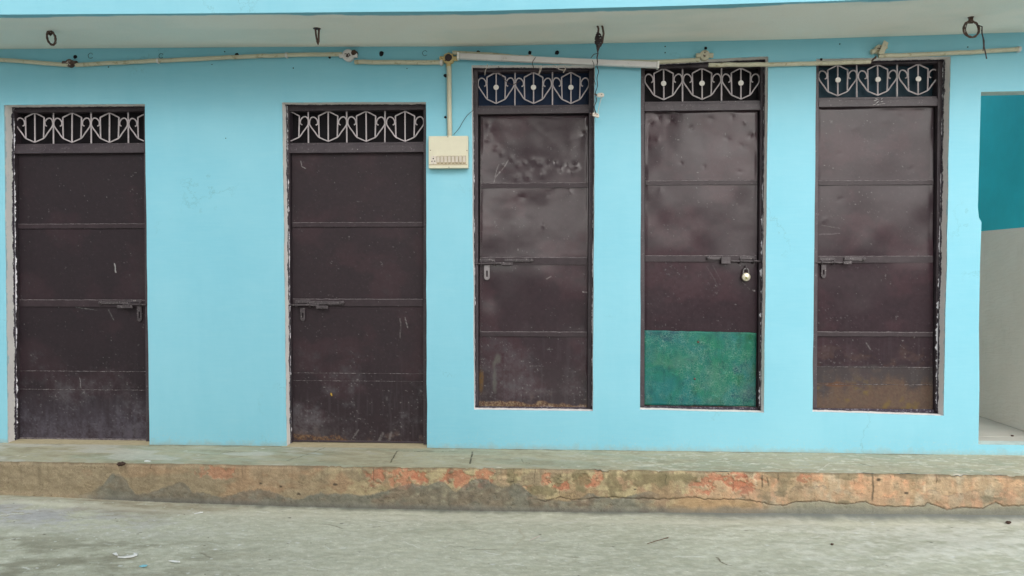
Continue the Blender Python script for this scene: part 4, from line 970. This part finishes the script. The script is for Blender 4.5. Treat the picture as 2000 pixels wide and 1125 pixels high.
mb = MB(); mb.prism([(c[0]-.01, c[2]-.03), (c[0]+.02, c[2]-.035), (c[0]+.045, c[2]+.03), (c[0]+.02, c[2]+.045)], -.040, -.034); mb.build('loose_lid', M_pipe, t_)
mb = MB(); mb.tube([(c[0]-.02, -.02, c[2]-.05), (c[0]-.045, -.025, c[2]-.07), (c[0]-.02, -.03, c[2]-.045)], .006, 6); mb.build('broken_tab', M_rust, t_)

# tube light batten
a_, b_ = P(893, 109.5, -.045), P(1287, 127.5, -.045)
tl = empty('tube_light', tuple((a_+b_)/2), 'long white tube light batten hanging slightly tilted above the middle door', 'tube light')
ax = (b_-a_)/np.linalg.norm(b_-a_); nr = np.array([-ax[2], 0, ax[0]])
def bar(a0, b0, h0, h1, y0, y1, name, mat, bev=.002):
    qs = [a0+nr*h0, b0+nr*h0, b0+nr*h1, a0+nr*h1]; mb = MB(); mb.prism([(q_[0], q_[2]) for q_ in qs], y0, y1); return mb.build(name, mat, tl, bevel=bev)
bar(a_+ax*.012, b_-ax*.012, -.017, .017, -.058, -.026, 'batten_body', M_batten, .005)
bar(a_, a_+ax*.0118, -.020, .020, -.062, -.024, 'end_cap', M_disc); bar(b_-ax*.0118, b_, -.021, .021, -.062, -.024, 'end_cap', M_disc)
for t in (.36, .9): c_ = a_+(b_-a_)*t; bar(c_-ax*.02, c_+ax*.02, .010, .030, -.030, -.001, 'wall_clip', M_pipe)

# switchboard
x0_, x1_ = P(837, 300, -.045)[0], P(914, 300, -.045)[0]; z1_, z0_ = P(875, 265.5, -.045)[2], P(875, 328.5, -.045)[2]
sb = empty('switchboard', ((x0_+x1_)/2, 0, z0_), 'cream electrical switchboard with a row of switches between the second and middle doors', 'switchboard')
MB().box(x0_, x1_, -.045, -.001, z0_, z1_).build('board_case', M_board, sb, bevel=.003)
sc = (x1_-x0_)/78.
bx = lambda u: x0_+(u-8)*sc/ (1)  
def U(u): return x0_+(u-150)/(968-150)*(x1_-x0_)       # zoomed-crop coordinates
def Vz(v): return z1_-(v-250)/(905-250)*(z1_-z0_)
MB().box(U(160), U(955), -.0462, -.0452, Vz(840), Vz(828)).build('groove', M_groove, sb)
for i in range(8):
    u0 = 322+i*77; v0, v1 = 655, 822
    mb = MB(); mb.box(U(u0-3), U(u0+66), -.0465, -.0448, Vz(v1), Vz(v0)); mb.build('switch_frame', M_groove, sb)
    mb = MB(); a1, a2, m1, m2 = U(u0+4), U(u0+58), Vz(785), Vz(668)
    zm = (m1+m2)/2; yo = -.051
    mb.add([(a1, -.0466, m1), (a2, -.0466, m1), (a2, yo-.003, m2), (a1, yo-.003, m2), (a1, -.0466, m2), (a2, -.0466, m2)], [(0, 1, 2, 3), (3, 2, 5, 4), (0, 3, 4), (1, 5, 2)])
    mb.build('switch', M_switch, sb)
    MB().lathe((U(u0+30), -.0465, Vz(812)), (0, -1, 0), [(0, .0018), (.001, .0016), (.0012, .0001)], 8).build('screw', M_blk, sb)
mb = MB(); mb.box(U(195), U(312), -.0470, -.0448, Vz(822), Vz(655)); mb.build('socket', M_switch, sb, bevel=.001)
for (u_, v_, r_) in [(250, 708, .0042), (222, 762, .0034), (280, 762, .0034), (250, 665, .0014), (250, 812, .0014)]: MB().lathe((U(u_), -.0470, Vz(v_)), (0, -1, 0), [(0, r_), (.0006, r_), (.0008, .0001)], 10).build('socket_hole', M_blk, sb)
for (u_, v_) in [(188, 538), (948, 550), (573, 885), (552, 268)]: MB().lathe((U(u_), -.045, Vz(v_)), (0, -1, 0), [(0, .0028), (.0015, .0024), (.002, .0001)], 10).build('screw', M_blk, sb)

# ------------------------------------------------------------------ hooks in the soffit
def hook_pt(px, py):
    z_ = ZS
    for _ in range(4): p_ = PZ(px, py, z_); z_ = float(zsof(p_[0]))
    return p_
def torus(c, r1, r2, tilt, rr, wob=.0):
    pts = []
    for t in np.linspace(0, 2*math.pi, 33): 
        x_, z_ = r1*math.cos(t), r2*math.sin(t); y_ = x_*math.sin(tilt); x_ = x_*math.cos(tilt)
        pts.append((c[0]+x_+random.gauss(0, wob), c[1]+y_, c[2]+z_+random.gauss(0, wob)))
    pts[-1] = pts[0]
    return pts
h = hook_pt(96, 60); c = P(100, 74, h[1])
k0 = empty('ceiling_ring', tuple(h), 'small oval iron ring hanging from the slab above the leftmost door', 'iron ring', 'iron hooks and rings under the slab')
ln = lambda px: px/324.*.92
t_pts = torus((c[0], h[1], c[2]), ln(11), ln(14), -.3, 0, .0006)
t_pts = [(p_[0]+(p_[2]-c[2])*-.25, p_[1], p_[2]) for p_ in t_pts]
mb = MB(); mb.tube(t_pts, [.0062+.0012*math.sin(i*2.1) for i in range(33)], 8); mb.build('ring', M_rust, k0, smooth=True)
mb = MB(); mb.tube([(h[0], h[1], h[2]+.01), (h[0], h[1], h[2]-.018), (h[0]+.008, h[1]-.006, h[2]-.028), (h[0]+.012, h[1]+.006, h[2]-.012)], .006, 8); mb.build('staple', M_rust, k0, smooth=True)

h = hook_pt(619, 56); k1 = empty('ceiling_hook', tuple(h), 'narrow closed iron hook hanging from the slab above the second door', 'iron hook', 'iron hooks and rings under the slab')
e_ = P(621, 86, h[1])[2]
mb = MB(); mb.tube([(h[0]-.009, h[1], h[2]+.01), (h[0]-.006, h[1], h[2]-.03), (h[0], h[1]+.004, e_+.012), (h[0]+.005, h[1], e_), (h[0]+.011, h[1]-.004, e_+.014), (h[0]+.010, h[1], h[2]-.03), (h[0]+.013, h[1], h[2]+.01)], .0055, 8); mb.build('hook_rod', M_rust, k1, smooth=True)
MB().lathe((h[0], h[1], h[2]+.002), (0, 0, -1), [(0, .024), (.004, .020), (.006, .0001)], 9).build('socket_mark', M_wire, k1)

h = hook_pt(1172, 51); k2 = empty('ceiling_hook', tuple(h), 'iron hook wrapped in dark tangled wire above the right edge of the middle door', 'iron hook', 'iron hooks and rings under the slab')
g_ = lambda px, py: P(px, py, h[1])
mb = MB(); mb.tube([g_(1166, 49), g_(1169, 56), g_(1168, 66), g_(1166, 84), g_(1170, 92), g_(1176, 84), g_(1179, 66), g_(1177, 53), g_(1175, 49)], .0055, 8); mb.build('hook_rod', M_rust, k2, smooth=True)
mb = MB()
for j in range(16):
    cy_ = 66+j*1.7; wd = 5.5*math.sin(math.pi*(j+2)/19)+1.5; a0 = random.random()*6
    mb.tube([np.array(g_(1169+wd*math.cos(a0+t), cy_+1.6*math.sin(a0*2+t)))+np.array([0, wd/330*math.sin(a0+t), 0]) for t in np.linspace(0, 6.4, 14)], .0030, 5)
mb.tube([g_(1166, 94), g_(1168, 104), g_(1166, 112), g_(1167, 122)], .004, 6)
mb.tube([g_(1172, 90), g_(1167, 104), g_(1160, 106), g_(1154, 113)], .0022, 5)
mb.tube([g_(1167, 100), g_(1170, 92), g_(1172, 86)], .003, 5)
mb.build('wire_wrap', M_wire, k2, smooth=True)

h = hook_pt(1896, 34); k3 = empty('ceiling_ring', tuple(h), 'large round iron ring with a dangling wire, at the right under the slab', 'iron ring', 'iron hooks and rings under the slab')
c = P(1897, 57, h[1])
mb = MB(); mb.box(h[0]-.012, h[0]+.012, h[1]-.004, h[1]+.004, P(1897, 46, h[1])[2], h[2]+.01); mb.lathe((h[0], h[1], h[2]), (0, 0, -1), [(-.002, .017), (.002, .015), (.003, .0001)], 9)
mb.build('strap', M_rust, k3, bevel=.002)
tp_ = torus((c[0], h[1], c[2]), ln(17), ln(15), .25, 0, .0008); mb = MB(); mb.tube(tp_, [.0058+.0012*math.sin(i*1.7) for i in range(33)], 8)
tp_ = torus((c[0]+.001, h[1]-.004, c[2]-.002), ln(15.5), ln(14.5), .35, 0, .0008); mb.tube(tp_, .003, 6); mb.build('ring', M_rust, k3, smooth=True)
g_ = lambda px, py: P(px, py, h[1])
mb = MB(); mb.tube([g_(1909, 49), g_(1918, 52), g_(1918, 66), g_(1922, 80), g_(1922, 92), g_(1925, 104), g_(1927, 115)], .0032, 6); mb.tube([g_(1917, 58), g_(1920, 76), g_(1921, 88), g_(1920, 100)], .0024, 5)
mb.build('dangling_wire', M_wire, k3, smooth=True)

# ------------------------------------------------------------------ unseen objects added behind the camera: shade the left, show in glossy doors
M_opp = pmat('weathered_render', (.42, .40, .36), .8, .2, 0, .25, 1.5, .3, 20)
opp = empty('house', (-9, -9.5, 0), 'plain grey two-storey house added behind the camera, unseen, for shade and reflections', 'house')
mb = MB(); mb.box(-15, -3.4, -14, -9.5, 0, 5.0); mb.box(-15.2, -3.2, -14.2, -9.1, 5.0, 5.2); mb.build('wall', M_opp, opp)
for wx in (-13.2, -10.4, -7.4, -4.9):
    for wz in (1.0, 3.3): MB().box(wx-.5, wx+.5, -9.53, -9.48, wz, wz+1.3).build('window', M_navy, opp, bevel=.004)
bw = empty('added_boundary_wall', (3, -9.3, 0), 'low weathered boundary wall added behind the camera, unseen, for reflections in the doors', 'wall')
mb = MB(); mb.box(-3.1, 14, -9.5, -9.3, 0, 1.95)
for i in range(8): mb.box(-2.6+i*2.2, -2.3+i*2.2, -9.56, -9.24, -.001, 2.15)
mb.build('masonry', M_opp, bw)

# unseen tree added behind the camera to darken the middle door's reflection
M_leaf = pmat('dark_leaves', (.030, .055, .018), .6, .3, 0, .4, 3)
tr = empty('tree', (.4, -8.4, 0), 'leafy tree added behind the camera, unseen, to darken the middle door reflection', 'tree')
mb = MB(); mb.tube([(.4, -8.4, 0), (.45, -8.38, 1.2), (.35, -8.45, 2.2), (.5, -8.5, 3.4), (.45, -8.5, 5)], [.15, .12, .10, .08, .04], 10)
for a_, h_ in ((.3, 2.3), (1.6, 2.5), (2.9, 2.7), (4.2, 2.4), (5.3, 2.9)): mb.tube([(.38, -8.44, h_), (.38+.8*math.cos(a_), -8.44+.8*math.sin(a_), h_+.8), (.38+1.7*math.cos(a_), -8.44+1.7*math.sin(a_), h_+1.3)], [.06, .045, .015], 6)
mb.build('trunk', M_twig, tr, smooth=True)
rl = random.Random(5); mb = MB(); cl = [(rl.uniform(-2.3, 2.3), rl.uniform(-1.6, 1.6), rl.uniform(-1.1, 1.6), rl.uniform(.5, .95)) for _ in range(22)]
for i in range(5200):
    cx, cy_, cz_, cr_ = rl.choice(cl); u_ = Vector((rl.gauss(0, 1), rl.gauss(0, 1), rl.gauss(0, 1))).normalized()*cr_*rl.random()**.4
    p_ = Vector((.2+cx*.55, -8.4+cy_, 4.6+cz_))+u_; a_ = Vector((rl.gauss(0, 1), rl.gauss(0, 1), rl.gauss(0, 1))).normalized(); b_ = a_.orthogonal().normalized(); a_ *= .15; b_ *= .085
    mb.add([p_-a_, p_+b_, p_+a_, p_-b_], [(0, 1, 2, 3)])
mb.build('crown', M_leaf, tr)

# ------------------------------------------------------------------ loose wires
def wire(pts, label, r_=.0022, mat=M_wire, Y=-.02, group='loose wires on the wall', extra=()):
    def smooth(pp):
        pp = [np.array(p_) for p_ in pp]; pp = [2*pp[0]-pp[1]]+pp+[2*pp[-1]-pp[-2]]; out = []
        for i in range(1, len(pp)-2):
            for t in np.linspace(0, 1, 5, endpoint=False):
                p0, p1, p2, p3 = pp[i-1:i+3]; out.append(.5*((2*p1)+(-p0+p2)*t+(2*p0-5*p1+4*p2-p3)*t*t+(-p0+3*p1-3*p2+p3)*t**3))
        return out+[pp[-2]]
    mb = MB(); mb.tube([P(*p_, Y) for p_ in smooth(pts)], r_, 6)
    for ex in extra: mb.tube([P(*p_, Y-.004) for p_ in smooth(ex)], r_*.9, 6)
    return tag(mb.build('wire', mat, None, smooth=True), label, 'wire', group)
wire([(886, 263), (897, 250), (905, 236), (914, 224), (926, 214)], 'thin dark wire leaving the top of the switchboard for the middle door', .0016, M_wire, -.012)
wire([(1046, 112), (1040, 122), (1042, 134), (1038, 146)], 'dark wire hanging over the tube light onto the middle door grille', .0020, M_wire, -.064)
wire([(974, 130), (978, 145), (984, 155), (990, 160), (999, 165), (1008, 163), (1018, 156)], 'dark wire looped over the left and middle scrolls of the middle door grille', .0022, M_wire, -.030)
wire([(1056, 128), (1054, 138), (1052, 146), (1056, 138), (1058, 128)], 'pale looped wire hanging under the middle of the tube light', .0022, M_wirew, -.030)
wire([(1080, 127), (1088, 132), (1094, 136), (1104, 136), (1102, 128), (1104, 135), (1100, 142)], 'pale wire loop under the right half of the tube light', .0022, M_wirew, -.030)
wire([(952, 125), (951, 132), (948, 138), (947, 147)], 'short pale wire end under the left half of the tube light', .0020, M_wirew, -.030)
wire([(1167, 122), (1166, 130), (1169, 140), (1166, 152), (1167, 168), (1163, 182), (1165, 196), (1161, 208), (1164, 222)], 'dark twisted wire hanging down beside the middle door to two white connectors', .0026, M_wire, -.066)
wire([(1175, 190), (1172, 200), (1170, 208), (1168, 220)], 'thin wire joining the two white connectors', .0018, M_wirew, -.050)
wire([(1157, 118), (1160, 128), (1159, 150), (1164, 166)], 'thin dark wire on the right edge of the middle door frame', .0018, M_wire, -.060)
for (px, py, tl_, lb) in [(1173, 186, .1, 'upper white wire connector beside the middle door frame'), (1164, 225, -.3, 'lower rusty white wire connector beside the middle door frame')]:
    c = P(px, py, -.05); t_ = empty('wire_connector', tuple(c), lb, 'wire connector', 'white wire connectors')
    mb = MB(); cs, sn = math.cos(tl_), math.sin(tl_)
    qd = [(-.020, -.010), (.016, -.013), (.022, -.002), (.014, .011), (-.008, .013), (-.022, .008)]
    mb.prism([(c[0]+u_*cs-v_*sn, c[2]+u_*sn+v_*cs) for u_, v_ in qd], c[1]-.010, c[1]+.006); mb.build('connector_body', M_switch, t_, bevel=.002)
    mb = MB(); mb.tube([(c[0]-.02, c[1], c[2]), (c[0]-.034, c[1]+.004, c[2]+.010)], .005, 6); mb.lathe((c[0]+.006, c[1]-.010, c[2]+.002), (0, -1, 0), [(0, .003), (.002, .003), (.0022, .0001)], 8); mb.build('terminal', M_rust, t_)

# ------------------------------------------------------------------ litter on the ground and the step
def gz(x_, y_): return float(zbase(x_)*math.exp(-max(0, LED_Y+.01-y_)/.5))+.003
def chip(px, py, pts, label, mat=M_flake, th=.003, on=None):
    q_ = PZ(px, py, on if on is not None else 0.01); z_ = (on if on is not None else gz(q_[0], q_[1]))
    if on is None: q_ = PZ(px, py, z_)
    mb = MB(); n_ = len(pts)
    vs_ = [(q_[0]+a_, q_[1]+b_, z_+.001+random.uniform(0, .002)) for a_, b_ in pts]; vt_ = [(v_[0], v_[1], v_[2]+th+random.uniform(0, .003)) for v_ in vs_]
    mb.add(vs_+vt_, [tuple(range(n_))[::-1], tuple(range(n_, 2*n_))]+[(i, (i+1) % n_, (i+1) % n_+n_, i+n_) for i in range(n_)])
    return tag(mb.build('paint_flake', mat, None), label, 'paint flake', 'white paint flakes on the concrete')
chip(252, 1088, [(-.045, -.014), (-.012, -.016), (.02, -.006), (.032, .012), (.024, .03), (.002, .034), (.012, .018), (.004, .004), (-.02, -.006)], 'large crescent-shaped white paint flake on the ground in front of the leftmost door')
chip(226, 1084, [(-.02, .008), (-.004, .012), (.016, -.008), (.02, -.014), (.004, -.01)], 'small white flake just left of the large crescent flake')
chip(341, 1098, [(-.03, .004), (-.01, .006), (.026, -.004), (.03, -.008), (.0, -.006)], 'thin white sliver right of the large crescent flake')
chip(388, 1003, [(-.018, -.014), (-.008, -.012), (.018, .012), (.014, .018)], 'slanted white sliver near the foot of the step left of the second door')
chip(72, 975, [(-.006, -.012), (.002, -.012), (.007, .012), (.002, .004), (-.004, .002)], 'tiny hooked white flake at the foot of the step under the leftmost door')
chip(288, 902, [(-.016, -.004), (.01, -.006), (.018, .004), (-.006, .006)], 'white flake lying on top of the step beside the leftmost door', on=WZ)
chip(280, 1107, [(-.014, -.008), (.008, -.008), (.016, .004), (-.004, .01)], 'pale blue paint flake in front of the large crescent flake', pmat('blue_chip', BLUE, .6))
def lump(px, py, r_, label, z_, name='stone', cat='stone'):
    q_ = PZ(px, py, z_); bm = bmesh.new(); bmesh.ops.create_icosphere(bm, subdivisions=3, radius=1)
    for v_ in bm.verts:
        k_ = 1+.35*(float(vn(v_.co.x*2.2+px, v_.co.y*2.2+v_.co.z*3, 3))-.5)*2; v_.co = Vector((v_.co.x*r_*1.35*k_+q_[0], v_.co.y*r_*k_+q_[1], v_.co.z*r_*.7*k_+z_+r_*.5))
    me = bpy.data.meshes.new(name); bm.to_mesh(me); bm.free(); me.materials.append(M_stone)
    o = bpy.data.objects.new(name, me); COL.objects.link(o); return tag(o, label, cat)
lump(237, 909, .016, 'small brown lump on the edge of the step below the leftmost door', WZ-.003)
lump(1969, 1022, .010, 'dark pebble on the ground at the far right', gz(2.4, -.6), 'pebble', 'pebble')
lump(1625, 1064, .006, 'tiny dark pebble on the ground below the rightmost door', .004, 'pebble', 'pebble')
lump(1977, 852, .007, 'tiny dark crumb on the pale passage floor', NZ0-.002, 'crumb', 'crumb')
mb = MB(); mb.tube([PZ(1264, 1062, .008), PZ(1280, 1057, .010), PZ(1294, 1053, .012), PZ(1305, 1050, .012)], [.0018, .0022, .002, .003], 6)
tag(mb.build('twig', M_twig, None, smooth=True), 'thin dry twig lying on the concrete in front of the green-patched door', 'twig')
mb = MB(); mb.tube([PZ(1034, 1056, .007), PZ(1044, 1051, .008), PZ(1055, 1046, .009)], [.0016, .002, .0016], 6)
tag(mb.build('straw', M_wirew, None, smooth=True), 'short pale straw on the concrete in front of the middle door', 'straw')
